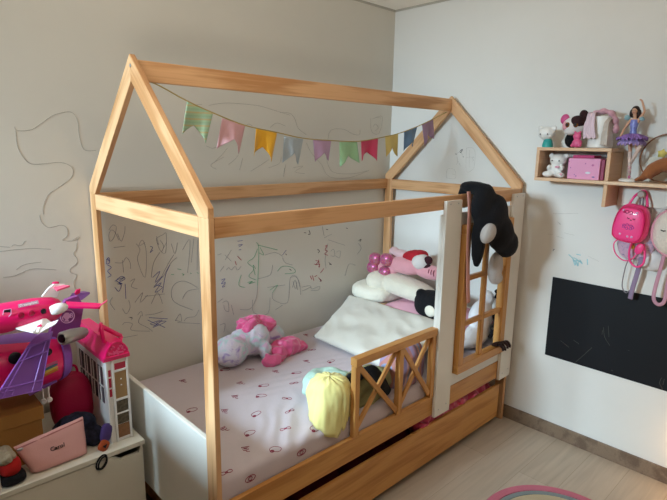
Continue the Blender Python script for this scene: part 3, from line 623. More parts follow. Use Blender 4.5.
# black-and-white plush lying on the pillows
BPL = mat('black_plush', '#07070d', 0.95, bump=0.4, bscale=150, sheen=0.02)
CPL = mat('cream_plush', '#e6ddcb', 0.95, bump=0.5, bscale=120, sheen=0.3)
pl = thing('plush_toy', 'cream plush toy with a black patch and white spot lying under the pink plush', 'plush toy', (-0.30, -0.40, 0.73))
bm = BM(); blob(bm, (-0.31, -0.42, 0.760), (0.085, 0.25, 0.064), (R(4), 0, R(-3)), p=2.4, amp=0.006, freq=9); blob(bm, (-0.34, -0.24, 0.765), (0.080, 0.095, 0.066))
remesh(obj('body', bm, CPL, parent=pl, smooth=True), 0.008, 0.004)
bm = BM(); blob(bm, (-0.37, -0.695, 0.715), (0.075, 0.130, 0.085), p=2.5); blob(bm, (-0.40, -0.615, 0.77), (0.03, 0.03, 0.035))
remesh(obj('head', bm, BPL, parent=pl, smooth=True, label='black plush head'), 0.008, 0.003)
bm = BM(); blob(bm, (-0.442, -0.715, 0.700), (0.012, 0.036, 0.034), sub=3); obj('spot', bm, CPL, parent=pl, smooth=True, label='white round spot')
# pink plush with glittery soles
PPL = mat('pink_plush', '#e3a0aa', 0.95, bump=0.4, bscale=120, sheen=0.3)
pk = thing('plush_toy', 'pink plush animal with four glittery magenta soles on top of the pillows', 'plush toy', (-0.27, -0.38, 0.83))
bm = BM(); blob(bm, (-0.27, -0.40, 0.885), (0.07, 0.12, 0.055), p=2.3); blob(bm, (-0.27, -0.58, 0.875), (0.05, 0.11, 0.045))
for y, z in ((-0.21, 0.895), (-0.30, 0.905), (-0.20, 0.840), (-0.29, 0.825)):
    v = Vector((-0.31, y, z)); e = Vector((-0.27, -0.36, 0.88))
    tube(bm, [v, v.lerp(e, 0.5), e], [0.034, 0.03, 0.034], n=10)
remesh(obj('body', bm, PPL, parent=pk, smooth=True), 0.008, 0.003)
GL = glitter('magenta_glitter', '#c0306f')
for y, z in ((-0.19, 0.900), (-0.285, 0.912), (-0.175, 0.840), (-0.275, 0.825)):
    bm = BM(); blob(bm, (-0.332, y, z), (0.036, 0.045, 0.042), p=2.3, sub=3); obj('sole', bm, GL, parent=pk, smooth=True, label='glittery magenta sole')
bm = BM()
for k in range(3): tube(bm, [(-0.3185 + 0.008 * abs(q), -0.60 - 0.018 * k, 0.886 + 0.018 * q) for q in (-1, -0.5, 0, 0.5, 1)], 0.0028, n=5)
obj('stitching', bm, mat('maroon_thread', '#7a2d42', 0.9), parent=pk)
# doll in red bib
rd = thing('plush_toy', 'small plush doll in a red top with white face topping the pillow pile', 'plush toy', (-0.24, -0.45, 0.92))
bm = BM(); blob(bm, (-0.25, -0.33, 0.945), (0.035, 0.085, 0.03), (R(0), 0, 0)); blob(bm, (-0.24, -0.27, 0.95), (0.034, 0.035, 0.032))
remesh(obj('legs', bm, mat('pale_pink_plush', '#e2bfc2', 0.95, bump=0.4, bscale=120), parent=rd, smooth=True, label='pale pink legs'), 0.007, 0.002)
bm = BM(); blob(bm, (-0.25, -0.45, 0.945), (0.055, 0.085, 0.045), (R(-14), 0, 0), p=2.5, amp=0.006, freq=20); obj('top', bm, mat('red_felt', '#b31d2c', 0.9, bump=0.3, bscale=120), parent=rd, smooth=True, label='red top')
bm = BM(); blob(bm, (-0.275, -0.515, 0.928), (0.055, 0.062, 0.050), sub=3); obj('face', bm, mat('white_plush', '#e2dbd8', 0.95, bump=0.4, bscale=120), parent=rd, smooth=True, label='white face')
for y, z in ((-0.572, 0.950), (-0.565, 0.905)):
    bm = BM(); blob(bm, (-0.285, y, z), (0.022, 0.028, 0.026), sub=3); obj('ear', bm, mat('dark_brown_plush', '#3a1520', 0.95), parent=rd, smooth=True, label='dark ear')
# white plush seen through the window panes, with black stripes
wp = thing('plush_toy', 'white plush with black stripes sitting just behind the wooden window frame', 'plush toy', (-0.2, -0.90, 0.49))
bm = BM(); blob(bm, (-0.21, -0.905, 0.665), (0.10, 0.055, 0.10)); blob(bm, (-0.27, -0.90, 0.565), (0.16, 0.062, 0.07)); blob(bm, (-0.15, -0.90, 0.76), (0.05, 0.045, 0.05))
remesh(obj('body', bm, mat('bright_white_plush', '#e8e6e8', 0.95, bump=0.4, bscale=120, sheen=0.3), parent=wp, smooth=True), 0.008, 0.003)
for a, b, c in (((-0.16, -0.962, 0.60), (-0.15, -0.965, 0.64), (-0.165, -0.958, 0.70)), ((-0.135, -0.95, 0.77), (-0.12, -0.952, 0.795), (-0.13, -0.945, 0.815)), ((-0.20, -0.965, 0.55), (-0.18, -0.966, 0.575), (-0.17, -0.964, 0.59))):
    bm = BM(); tube(bm, smoothpath([a, b, c]), 0.012, n=8); obj('stripe', bm, BPL, parent=wp, smooth=True, label='black stripe')
# dark toy claw on the window sill
bm = BM(); zc = OZ0 + FW
blob(bm, (-0.215, -1.03, zc + 0.014), (0.05, 0.016, 0.013), (0, 0, R(-20)), sub=3)
for k, dx in enumerate((-0.055, -0.028, -0.004, 0.022)):
    tube(bm, smoothpath([(-0.20, -1.035, zc + 0.014), (-0.185 + dx, -1.052, zc + 0.020), (-0.175 + dx, -1.066, zc + 0.002 - 0.01 * (k == 1)), (-0.18 + dx, -1.070, zc - 0.012)]), [0.008] * 12 + [0.007] * 6 + [0.004], n=7)
obj('hair_claw', bm, mat('dark_brown_plastic', '#2c1419', 0.4), smooth=True, label='dark brown claw hair clip lying on the window frame sill', cat='hair clip')

# lilac fluffy plush and pink satin on the mattress
TD = tiedye('tie_dye_plush', ['#a48bc8', '#dccfdd', '#d9d0dc', '#bcd3d6', '#dcb2d0'], 17)
td = thing('plush_toy', 'fluffy lilac and white tie-dye plush lying against the back wall', 'plush toy', (-1.33, -0.18, 0.487))
bm = BM(); blob(bm, (-1.435, -0.195, 0.570), (0.092, 0.082, 0.082), sub=4); blob(bm, (-1.28, -0.175, 0.592), (0.090, 0.082, 0.090), (0, R(25), 0)); blob(bm, (-1.35, -0.17, 0.585), (0.08, 0.07, 0.075)); blob(bm, (-1.135, -0.13, 0.556), (0.080, 0.07, 0.068))
blob(bm, (-1.26, -0.255, 0.54), (0.035, 0.03, 0.055))
remesh(obj('body', bm, TD, parent=td, smooth=True), 0.008, 0.010, 3)
SATIN = mat('pink_satin', '#e0588c', 0.35, bump=0.1, bscale=20, sheen=0.4, var=0.08)
bm = BM(); blob(bm, (-1.235, -0.135, 0.650), (0.115, 0.060, 0.040), (0, R(8), 0), p=2.3, sub=5, amp=0.028, freq=14, seed=4, ridge=True); blob(bm, (-1.315, -0.185, 0.668), (0.05, 0.03, 0.022), (0, R(-35), 0), sub=4, amp=0.012, freq=20, seed=6, ridge=True)
s = obj('hood', bm, SATIN, parent=td, smooth=True, label='pink satin hood')
bm = BM()
for (cx, cy, cz, a, b, c, rz) in ((-1.13, -0.255, 0.525, 0.105, 0.055, 0.045, 0.15), (-1.245, -0.305, 0.510, 0.075, 0.045, 0.032, 0.3), (-1.05, -0.25, 0.508, 0.065, 0.05, 0.022, -0.2)):
    blob(bm, (cx, cy, cz), (a, b, c), (0, 0, rz), p=2.2, amp=0.026, freq=12, seed=cx * 9, ridge=True)
so = obj('satin_cloth', bm, SATIN, smooth=True, label='crumpled bright pink satin cloth on the sheet in front of the lilac plush', cat='cloth')
remesh(so, 0.0045, 0, 1)

# clothes at the guard rail
bm = BM(); n, mrows = 120, 26; cx0, cy0, ztop = -1.405, -0.905, 0.683; g_ = []
for j in range(mrows + 1):
    t = j / mrows; row = []
    for k in range(n):
        a = 2 * math.pi * k / n; ca, sa = math.cos(a), math.sin(a)
        rad = 0.097 * math.sin(min(t * 1.5, 1.0) * math.pi / 2) ** 0.62 * (1 - 0.10 * max(0, t - 0.65) / 0.35)
        front = max(0.0, -math.sin(a + 0.25)) ** 2
        left = max(0.0, math.cos(a - math.pi * 1.12)) ** 6
        fold = 0.3 * math.sin(5 * a + 5 * noise.noise((ca * 1.5, sa * 1.5, t))) + 1.1 * noise.noise((ca * 2.6 + 4, sa * 2.6, t * 1.3)) + 0.5 * noise.noise((ca * 6, sa * 6, t * 2.5))
        rad *= 1 + fold * 0.19 * t ** 1.1 + 0.05 * noise.noise((ca * 2, sa * 2, 7 + t * 3))
        rad += 0.055 * left * max(0, t - 0.6) / 0.4
        z = ztop - 0.012 - (0.165 + 0.035 * front) * t ** 1.9 + 0.010 * noise.noise((ca * t * 3, sa * t * 3, 1))
        z += 0.006 * noise.noise((ca * 4, sa * 4, t * 5))
        y = cy0 + rad * sa
        if y < MY0 - 0.004: z -= 0.03 * front * t ** 3
        elif t > 0.5: z = max(z, 0.4905)
        row.append(bm.verts.new((cx0 + rad * 0.95 * ca + 0.006 * t, max(y, -1.018), z)))
    g_.append(row)
for j in range(mrows):
    for k in range(n): bm.faces.new((g_[j][k], g_[j][(k + 1) % n], g_[j + 1][(k + 1) % n], g_[j + 1][k]))
bm.faces.new(g_[-1]); bm.faces.new(list(reversed(g_[0])))
obj('shirt', bm, mat('yellow_cotton', '#e6dc90', 0.9, bump=0.15, bscale=40, sheen=0.2), smooth=True, label='crumpled pale yellow shirt on the mattress edge beside the guard rail', cat='shirt')
bm = BM(); blob(bm, (-1.30, -0.79, 0.550), (0.11, 0.12, 0.070), (0, 0, 0.5), p=2.2, sub=4, amp=0.022, freq=11, seed=3, ridge=True)
remesh(obj('shirt', bm, mat('mint_cotton', '#b3d2c4', 0.9, bump=0.2, bscale=60), smooth=True, label='mint green cloth tucked behind the yellow shirt', cat='cloth'), 0.006, 0, 2)
bm = BM(); blob(bm, (-1.17, -0.895, 0.540), (0.14, 0.07, 0.085), p=2.6, sub=4, amp=0.022, freq=9, seed=12, ridge=True)
remesh(obj('cushion', bm, mat('olive_cotton', '#8d8a62', 0.92, bump=0.2, bscale=60), smooth=True, label='olive green cloth bundle behind the left crossed bay of the guard rail', cat='cloth'), 0.007, 0, 2)
bm = BM(); path = smoothpath([(-1.3260, -0.9300, 0.6450), (-1.2880, -0.9350, 0.6340), (-1.2410, -0.9500, 0.6490), (-1.2060, -0.9650, 0.6520), (-1.1650, -0.9720, 0.6090), (-1.1250, -0.9750, 0.5490), (-1.1020, -0.9750, 0.5170)], 5)
nn = len(path); tube(bm, path, [0.022 + 0.005 * math.sin(3 * i / nn) - (0.012 if i in (0, nn - 1) else 0) for i in range(nn)], n=14, flat=0.5, up=(0, 1, 0))
obj('sock', bm, mat('black_knit', '#0c0d11', 0.9, bump=0.3, bscale=150), smooth=True, label='black sock hanging behind the left crossed bay of the guard rail', cat='sock')
bm = BM(); blob(bm, (-0.905, -0.895, 0.575), (0.125, 0.075, 0.115), p=2.8, sub=5, amp=0.016, freq=8, seed=31, ridge=True)
remesh(obj('blanket', bm, stripes('striped_blanket', ['#b48a98', '#8e7f9e', '#c7a2a4', '#8b93b3', '#b97f78', '#a08cab'], 11, 'X'), smooth=True, label='folded striped purple and pink blanket behind the right crossed bay of the guard rail', cat='blanket'), 0.007, 0, 2)

# fabric bulging out of the drawer gap
PK2 = mat('crimson_satin', '#c2385f', 0.45, bump=0.1, bscale=30, var=0.25, vscale=30, sheen=0.3)
bm = BM(); rr = random.Random(3)
for k in range(16):
    xx = -0.82 + k * 0.042
    blob(bm, (xx, -0.945 + rr.uniform(-0.008, 0.008), 0.236 + rr.uniform(-0.004, 0.006) + (0.018 if -0.80 < xx < -0.48 else 0)), (0.06, 0.05, 0.030), (rr.uniform(-1, 1), rr.uniform(-0.5, 0.5), 0), sub=4, amp=0.010, freq=22, seed=k, ridge=True)
remesh(obj('satin_blanket', bm, PK2, smooth=True, label='crumpled crimson satin blanket showing in the gap above the trundle drawer', cat='blanket'), 0.005, 0, 1)
bm = BM()
for k in range(6): blob(bm, (-1.75 + k * 0.17, -0.80, 0.15 + 0.02 * (k % 2)), (0.12, 0.13, 0.075), sub=3, amp=0.02, freq=9, seed=k, ridge=True)
remesh(obj('folded_bedding', bm, mat('dark_red_bedding', '#6b2430', 0.9), smooth=True, label='dark red bedding inside the trundle drawer', cat='bedding'), 0.012, 0, 2)

# black plush thrown over the top rail
bp = thing('plush_toy', 'big black plush with grey soles hung over the top rail at the window', 'plush toy', (-0.52, -1.09, 0.92))
bm = BM()
blob(bm, (-0.555, -1.020, 1.428), (0.068, 0.080, 0.030), (0, R(14), 0)); blob(bm, (-0.562, -1.074, 1.355), (0.082, 0.046, 0.10), (0, R(20), 0)); blob(bm, (-0.540, -0.955, 1.38), (0.05, 0.030, 0.06))
blob(bm, (-0.500, -1.095, 1.285), (0.100, 0.056, 0.120), (0, R(35), 0)); blob(bm, (-0.435, -1.105, 1.205), (0.112, 0.058, 0.086), (0, R(50), 0)); blob(bm, (-0.370, -1.105, 1.145), (0.084, 0.056, 0.074), (0, R(30), 0))
blob(bm, (-0.600, -1.085, 1.20), (0.038, 0.034, 0.155), (0, R(2), 0))
remesh(obj('body', bm, BPL, parent=bp, smooth=True), 0.010, 0.004, 6)
GPL = mat('grey_plush', '#bbb3ae', 0.95, bump=0.4, bscale=150, sheen=0.2)
bm = BM(); blob(bm, (-0.590, -1.126, 1.222), (0.056, 0.030, 0.043), (0, R(-40), R(0)), sub=4, amp=0.004, freq=14); obj('sole', bm, GPL, parent=bp, smooth=True, label='pale grey sole')
bm = BM(); blob(bm, (-0.415, -1.082, 1.02), (0.046, 0.034, 0.085), (0, R(8), 0), sub=4); blob(bm, (-0.405, -1.084, 0.965), (0.038, 0.034, 0.038), sub=3)
remesh(obj('paw', bm, GPL, parent=bp, smooth=True, label='pale grey paw hanging below'), 0.008, 0.003)
bm = BM(); tube(bm, smoothpath([(-0.630, -1.030, 1.415), (-0.632, -1.043, 1.34), (-0.630, -1.046, 1.2), (-0.612, -1.047, 1.0), (-0.590, -1.047, 0.86)]), 0.016, n=10, flat=0.25, up=(0, 1, 0))
obj('ribbon', bm, mat('salmon_ribbon', '#cf9488', 0.7), smooth=True, label='salmon pink ribbon hanging down beside the wooden window frame', cat='ribbon')

# ------------------------------------------------------------------ toy bench with toys
BENCHW = mat('bench_laminate', '#d8d1c2', 0.45, var=0.015)
BX0, BX1, BY0, BY1, BZ = -2.95, -2.040, -0.500, -0.02, 0.455
be = thing('toy_bench', 'white storage bench with a finger slot standing at the foot of the bed', 'bench', (-2.5, -0.26, 0))
bm = BM(); box(bm, (BX0 - 0.004, BY0 - 0.004, BZ - 0.02), (BX1, BY1, BZ), 0.002); obj('lid', bm, BENCHW, parent=be)
bm = BM()
for a, b in (((BX0, BY0 + 0.02, 0.05), (BX0 + 0.016, BY1, BZ - 0.021)), ((BX1 - 0.016, BY0 + 0.02, 0), (BX1, BY1, BZ - 0.021)), ((BX0 + 0.017, BY1 - 0.016, 0), (BX1 - 0.017, BY1, BZ - 0.021)), ((BX0 + 0.017, BY0 + 0.03, 0.05), (BX1 - 0.017, BY1 - 0.017, 0.066))): box(bm, a, b)
obj('body', bm, BENCHW, parent=be)
zt = BZ - 0.023
bm = BM(); prism(bm, [(BX0 + 0.002, BY0, 0.01), (BX1 - 0.018, BY0, 0.01), (BX1 - 0.018, BY0, zt - 0.004), (BX1 - 0.026, BY0, zt - 0.028), (BX1 - 0.092, BY0, zt - 0.028), (BX1 - 0.128, BY0, zt), (BX0 + 0.002, BY0, zt)], (0, 0.016, 0))
obj('front_panel', bm, BENCHW, parent=be, label='white front panel with a slanted finger slot')

# kraft cardboard box
KRAFT = mat('kraft_cardboard', '#a8763c', 0.85, bump=0.05, bscale=120, var=0.04)
kb = thing('cardboard_box', 'brown cardboard box with a lid on the bench under the purple toy plane', 'box', (-2.56, -0.25, BZ))
bm = BM(); box(bm, (-2.78, -0.374, BZ + 0.0005), (-2.364, -0.126, 0.612), 0.002); obj('body', bm, KRAFT, parent=kb)
bm = BM(); box(bm, (-2.786, -0.380, 0.613), (-2.357, -0.120, 0.667), 0.003); obj('lid', bm, KRAFT, parent=kb)

# big pink and purple toy plane
bpne = thing('toy_plane', 'large pink and purple toy plane standing on the cardboard box', 'toy plane', (-2.5, -0.3, 0.667))
A_, B_ = Vector((-2.2440, -0.3000, 0.8020)), Vector((-2.6410, -0.3000, 0.8360))
bm = BM(); rev(bm, A_, B_, [(0, 0.060), (0.03, 0.075), (0.12, 0.088), (0.3, 0.100), (0.6, 0.104), (0.85, 0.092), (0.95, 0.06), (1, 0.02)], 36); obj('fuselage', bm, PINK, parent=bpne, smooth=True, auto=50)
up_ = Vector((0, 0.012, 0.028))
bm = BM(); rev(bm, A_ + up_ + (B_ - A_) * 0.06, B_ + up_ * 1.1 - (B_ - A_) * 0.12, [(0, 0.03), (0.05, 0.066), (0.3, 0.082), (0.9, 0.085), (1, 0.05)], 36); obj('roof_shell', bm, PURPLE, parent=bpne, smooth=True, auto=50, label='purple roof')
bm = BM(); rev(bm, A_ - (B_ - A_) * 0.02, A_ + (B_ - A_) * 0.085, [(0, 0.045), (0.1, 0.066), (0.4, 0.078), (0.9, 0.088), (1, 0.08)], 36); obj('tail_cone', bm, PURPLE, parent=bpne, smooth=True, auto=50, label='purple tail cone')
bm = BM(); prism(bm, [(-2.3920, -0.3600, 0.7080), (-2.2990, -0.3600, 0.7330), (-2.2920, -0.3600, 0.7710), (-2.4190, -0.3600, 0.7600)], (0, 0.10, 0)); obj('belly', bm, PURPLE_D, parent=bpne, label='purple belly')
for q in ((-2.3520, -0.3700, 0.6980), (-2.3320, -0.3700, 0.7030), (-2.3100, -0.2000, 0.6190)):
    c = Vector((q[0], q[1], 0.667 + 0.010)); bm = BM(); rev(bm, c - Vector((0, 0.006, 0)), c + Vector((0, 0.006, 0)), [(0, 0.008), (0.2, 0.010), (0.8, 0.010), (1, 0.008)], 16); wh = obj('wheel', bm, WPLAST, parent=bpne, smooth=True, auto=40)
    bm = BM(); tube(bm, [c + Vector((0, 0, 0.008)), c + Vector((0, 0, 0.05))], 0.003, n=6); obj('strut', bm, WPLAST, parent=wh)
for q, r in (((-2.4330, -0.4040, 0.8810), 0.021), ((-2.3260, -0.3900, 0.8700), 0.014)):
    bm = BM(); blob(bm, q, (r, 0.010, r * 1.05), sub=3); obj('porthole', bm, BLACKP, parent=bpne, smooth=True, label='dark porthole')
# wing folded down on the near side, ribbed
W4 = [Vector(q) for q in ((-2.3980, -0.4250, 0.9150), (-2.3220, -0.4150, 0.9220), (-2.3790, -0.4700, 0.7680), (-2.5230, -0.5000, 0.7920))]
wn = (W4[2] - W4[0]).cross(W4[3] - W4[1]).normalized()
bm = BM(); prism(bm, W4, wn * 0.010)
wing = obj('wing', bm, PURPLE_D, parent=bpne, label='purple wing with moulded ribs')
if wn.y > 0: wo = Vector()
else: wo = wn * 0.010
def wq(u, v): return (W4[0] * (1 - u) + W4[1] * u) * (1 - v) + (W4[3] * (1 - u) + W4[2] * u) * v + wo
bm = BM()
for p in ([(0, 0), (1, 0), (1, 1), (0, 1), (0, 0)], [(0.0, 0.28), (1, 0.22)], [(0.0, 0.8), (1, 0.8)], [(0.16, 0), (0.16, 1)], [(0.82, 0), (0.8, 1)], [(0.08, 0.88), (0.35, 0.88), (0.35, 0.97)]):
    tube(bm, [wq(*q) for q in p], 0.0024, n=6)
obj('rib', bm, PURPLE, parent=wing, label='lighter purple ribs')
bm = BM(); prism(bm, [(-2.3990, -0.4250, 0.9120), (-2.3220, -0.4150, 0.9180), (-2.3030, -0.3850, 0.9350), (-2.3610, -0.3950, 0.9340)], (0, 0, 0.008)); obj('wing_root', bm, PURPLE, parent=bpne)
# tail fin with round emblem
bm = BM(); prism(bm, [(-2.3030, -0.3150, 0.8960), (-2.1990, -0.3150, 0.8690), (-2.1680, -0.3150, 0.9930), (-2.1860, -0.3150, 1.0370), (-2.2300, -0.3150, 1.0290), (-2.2610, -0.3150, 0.9890)], (0, 0.022, 0))
fin = obj('tail_fin', bm, mat('fin_purple', '#94448e', 0.38, var=0.03), parent=bpne, label='purple tail fin')
EMB = mat('pale_pink_print', '#e6a8d2', 0.5, var=0.02)
ec = Vector((-2.2300, -0.3160, 0.9640)); EX, EZ = Vector((1, 0, 0)), Vector((0, 0, 1))
bm = BM(); tube(bm, ring_pts(ec, EX, EZ, 0.0245, 0.0255, 32), 0.0016, n=6, closed=True)
def shape(pts, mi=0): prism(bm, [ec + EX * a * 0.001 + EZ * b * 0.001 for a, b in pts], (0, -0.001, 0), mi)
shape([(-14, -17), (4, -21), (1, -12), (4, -8), (9, -4), (8, 0), (9, 6), (6, 13), (-1, 16), (-8, 15), (-13, 10), (-15, 3), (-12, -4), (-8, -10)])   # head in profile
shape([(-13, 8), (-20, 2), (-19, -8), (-14, -14), (-16, -4)])                                                                       # pony tail
tube(bm, [ec + EX * a * 0.001 + EZ * b * 0.001 for a, b in ((11, 8), (17, 9), (18, 4), (12, 1), (18, 0), (17, -6), (10, -6), (11, 8))], 0.0016, n=6)
obj('emblem', bm, EMB, parent=fin, label='pale pink round emblem with a ponytailed head in profile')
bm = BM(); prism(bm, [(-2.2350, -0.3300, 1.0220), (-2.2380, -0.3600, 1.0100), (-2.1410, -0.4100, 0.9980), (-2.1260, -0.3800, 1.0040)], (0, 0, 0.007)); prism(bm, [(-2.1520, -0.4100, 1.0010), (-2.1370, -0.3800, 1.0020), (-2.1020, -0.3800, 1.0170), (-2.1170, -0.4100, 1.0210)], (0.004, 0, 0.004)); obj('stabiliser', bm, PINK, parent=bpne, label='pink tailplane with upturned tip')
bm = BM(); prism(bm, [(-2.2160, -0.2900, 1.0130), (-2.1940, -0.2700, 1.0320), (-2.1280, -0.2000, 1.0140), (-2.1050, -0.2000, 1.0040), (-2.1500, -0.2400, 0.9960)], (0, 0, 0.007)); obj('stabiliser', bm, PURPLE, parent=bpne, label='purple tailplane')
bm = BM(); prism(bm, [(-2.1880, -0.2600, 1.0210), (-2.1610, -0.2600, 1.0320), (-2.1580, -0.2600, 1.0480), (-2.1720, -0.2600, 1.0460)], (0, 0.01, 0)); obj('fin_tip', bm, MAG, parent=bpne, label='magenta fin tip')
SILVER = mat('silver_plastic', '#a9aaa8', 0.3, metal=0.4, var=0.02)
e0, e1 = Vector((-2.2790, -0.3900, 0.9080)), Vector((-2.1760, -0.3400, 0.8970))
bm = BM(); rev(bm, e0, e1, [(0.06, 0.014), (0, 0.020), (0.05, 0.0255), (0.4, 0.0265), (0.85, 0.022), (1, 0.014)], 24); en = obj('engine', bm, SILVER, parent=bpne, smooth=True, auto=50, label='silver engine')
bm = BM(); rev(bm, e0 - (e1 - e0) * 0.01, e0 + (e1 - e0) * 0.06, [(0, 0.0145), (1, 0.0145)], 20); obj('intake', bm, BLACKP, parent=en, label='dark intake')
for k, h in enumerate(('#c25a86', '#4f6f86', '#c9b24a', '#c8742f')):
    bm = BM(); tube(bm, [Vector((-2.3540, -0.4000, 0.8120)) - Vector((0, 0, 0.010 * k - 0.006)), Vector((-2.2990, -0.3850, 0.8180)) - Vector((0, 0, 0.010 * k - 0.006))], 0.0055, n=6)
    obj('rainbow_stripe', bm, mat('stripe_' + h[1:], h, 0.5), parent=bpne)

# smaller pink jet on top
jt = thing('toy_plane', 'smaller pink and white toy jet resting on top of the purple plane', 'toy plane', (-2.4, -0.45, 0.99))
A2, B2 = Vector((-2.2830, -0.4400, 1.0430)), Vector((-2.6250, -0.4400, 1.0400))
bm = BM(); rev(bm, A2, B2, [(0, 0.022), (0.02, 0.032), (0.08, 0.042), (0.25, 0.050), (0.55, 0.051), (0.75, 0.043), (0.91, 0.026), (1, 0.004)], 32); obj('fuselage', bm, PINK, parent=jt, smooth=True, auto=50)
dn = Vector((0, 0, -0.017))
bm = BM(); rev(bm, A2 + dn * 0.9 + (B2 - A2) * 0.10, B2 + dn - (B2 - A2) * 0.05, [(0, 0.012), (0.05, 0.030), (0.4, 0.0395), (0.8, 0.036), (1, 0.01)], 32); obj('belly', bm, WPLAST, parent=jt, smooth=True, auto=50, label='white belly')
bm = BM(); prism(bm, [(-2.4400, -0.4750, 1.0090), (-2.3490, -0.4750, 1.0260), (-2.3320, -0.5000, 1.0070), (-2.3900, -0.5550, 1.0000), (-2.4040, -0.5550, 1.0080)], (0, 0, 0.006)); prism(bm, [(-2.3900, -0.5550, 1.0000), (-2.3530, -0.5100, 1.0120), (-2.3170, -0.5150, 1.0190), (-2.3310, -0.5300, 1.0120)], (0.003, 0, 0.004))
wg = obj('wing', bm, WPLAST, parent=jt, label='white wing with upturned tip')
bm = BM(); prism(bm, [(-2.3850, -0.5150, 1.0080), (-2.3690, -0.5150, 1.0130), (-2.3690, -0.5250, 1.0090), (-2.3850, -0.5250, 1.0060)], (0, -0.001, 0.0075)); obj('wing_print', bm, MAG, parent=wg, label='small pink print')
p0, p1 = Vector((-2.3310, -0.4850, 1.0500)), Vector((-2.2730, -0.4850, 1.0560))
bm = BM(); rev(bm, p0, p1, [(0, 0.010), (0.06, 0.0155), (0.4, 0.0195), (0.7, 0.018), (0.92, 0.011), (1, 0.004)], 24); en = obj('engine', bm, WPLAST, parent=jt, smooth=True, auto=50, label='white engine pod')
bm = BM(); rev(bm, p0 - (p1 - p0) * 0.02, p0 + (p1 - p0) * 0.03, [(0, 0.008), (1, 0.008)], 16); obj('intake', bm, mat('pale_pink_plastic', '#eaa6bd', 0.4), parent=en, label='pale pink intake')
bm = BM(); prism(bm, [(-2.3410, -0.4450, 1.0930), (-2.2940, -0.4450, 1.0830), (-2.2830, -0.4450, 1.1070), (-2.2650, -0.4450, 1.1240), (-2.3000, -0.4450, 1.1300), (-2.3170, -0.4450, 1.1200)], (0, 0.010, 0)); obj('tail_fin', bm, WPLAST, parent=jt, label='white tail fin')
bm = BM(); prism(bm, [(-2.3000, -0.4300, 1.1140), (-2.2710, -0.4300, 1.1140), (-2.2650, -0.5000, 1.1260), (-2.3070, -0.5000, 1.1180)], (0, 0, 0.006)); obj('stabiliser', bm, mat('coral_pink_plastic', '#ee5a80', 0.35), parent=jt, label='coral pink tailplane')
bm = BM(); blob(bm, (-2.2880, -0.4200, 1.1280), (0.011, 0.008, 0.005), sub=3, p=3); obj('fin_tip', bm, MAG, parent=jt, smooth=True, label='magenta fin tip')
for q in ((-2.3520, -0.4870, 1.0550), (-2.3870, -0.4870, 1.0550), (-2.4180, -0.4870, 1.0550)):
    bm = BM(); blob(bm, q, (0.009, 0.006, 0.0095), sub=3, p=3); po = obj('window', bm, BLACKP if q[0] > -2.36 else mat('crimson_window', '#a50f3a', 0.3), parent=jt, smooth=True)
    bm = BM(); tube(bm, ring_pts(Vector(q) + Vector((0, -0.004, 0)), EX, EZ, 0.010, 0.0105, 20), 0.0012, n=5, closed=True); obj('window_rim', bm, MAG, parent=po)
bm = BM(); prism(bm, [(-2.4710, -0.4780, 1.0540), (-2.4630, -0.4800, 1.0800), (-2.4440, -0.4820, 1.0800), (-2.4450, -0.4840, 1.0640), (-2.4640, -0.4820, 1.0440)], (0, 0.008, 0)); wd = obj('cockpit_window', bm, BLACKP, parent=jt)
bm = BM(); tube(bm, [Vector(q) for q in ((-2.4710, -0.4830, 1.0560), (-2.4640, -0.4850, 1.0820), (-2.4440, -0.4870, 1.0820), (-2.4460, -0.4880, 1.0650), (-2.4650, -0.4860, 1.0450))], 0.0014, n=5, closed=True); obj('window_rim', bm, EMB, parent=wd)
bm = BM(); blob(bm, (-2.4540, -0.4860, 1.0440), (0.009, 0.004, 0.006), sub=3); obj('eye_print', bm, EMB, parent=jt, smooth=True, label='small pale print')
tM = plane_matrix(Vector((-2.3930, -0.4860, 1.0880)), Vector((-2.3650, -0.4870, 1.0890)) - Vector((-2.4210, -0.4850, 1.0860)), (0, 0.55, 1))
bm = BM(); box(bm, (-0.030, -0.006, -0.001), (0.030, 0.006, 0.0005), M=tM); nb = obj('name_plate', bm, mat('plate_grey_pink', '#b98ba0', 0.4), parent=jt, label='pale plate with lettering')
bm = lettering('Dreamplane', 0.0105, tM @ Matrix.Translation((0, 0, 0.0008))); obj('lettering', bm, WPLAST, parent=nb)

# fold-up dolls' house
dh = thing('dolls_house', 'narrow white toy house with a hot pink roof on the bench beside the bed post', 'toy house', (-2.11, -0.28, BZ))
HX0, HX1, HY0, HY1, HZ0, HZ1 = -2.151, -2.066, -0.450, -0.115, BZ + 0.0005, 0.800
HWH = mat('house_white_plastic', '#e3ddd8', 0.4, var=0.02)
bm = BM(); box(bm, (HX0, HY0, HZ0), (HX1, HY1, HZ1), 0.003); obj('body', bm, HWH, parent=dh)
bm = BM(); zr = HZ1 + 0.072; ym = (HY0 + HY1) / 2; xm2 = (HX0 + HX1) / 2
pr0 = [(HX0 - 0.008, HY0 - 0.006, HZ1), (HX1 + 0.008, HY0 - 0.006, HZ1), (HX1 + 0.008, HY0 - 0.006, HZ1 + 0.014), (xm2 + 0.022, HY0 - 0.006, zr), (xm2 - 0.022, HY0 - 0.006, zr), (HX0 - 0.008, HY0 - 0.006, HZ1 + 0.014)]
prism(bm, pr0, (0, HY1 - HY0 + 0.012, 0)); ro = obj('roof', bm, PINK, parent=dh, label='hot pink roof')
bm = BM(); tube(bm, [(xm2 + a, HY0 - 0.008, HZ1 + 0.016 + b) for a, b in ((-0.045, 0), (-0.040, 0.02), (-0.030, 0.038), (-0.015, 0.052), (0, 0.057), (0.015, 0.052), (0.030, 0.038), (0.040, 0.02), (0.045, 0), (0, 0))], 0.004, n=6, closed=True)
obj('gable_arch', bm, PINK, parent=ro)
bm = BM(); rr = random.Random(5)
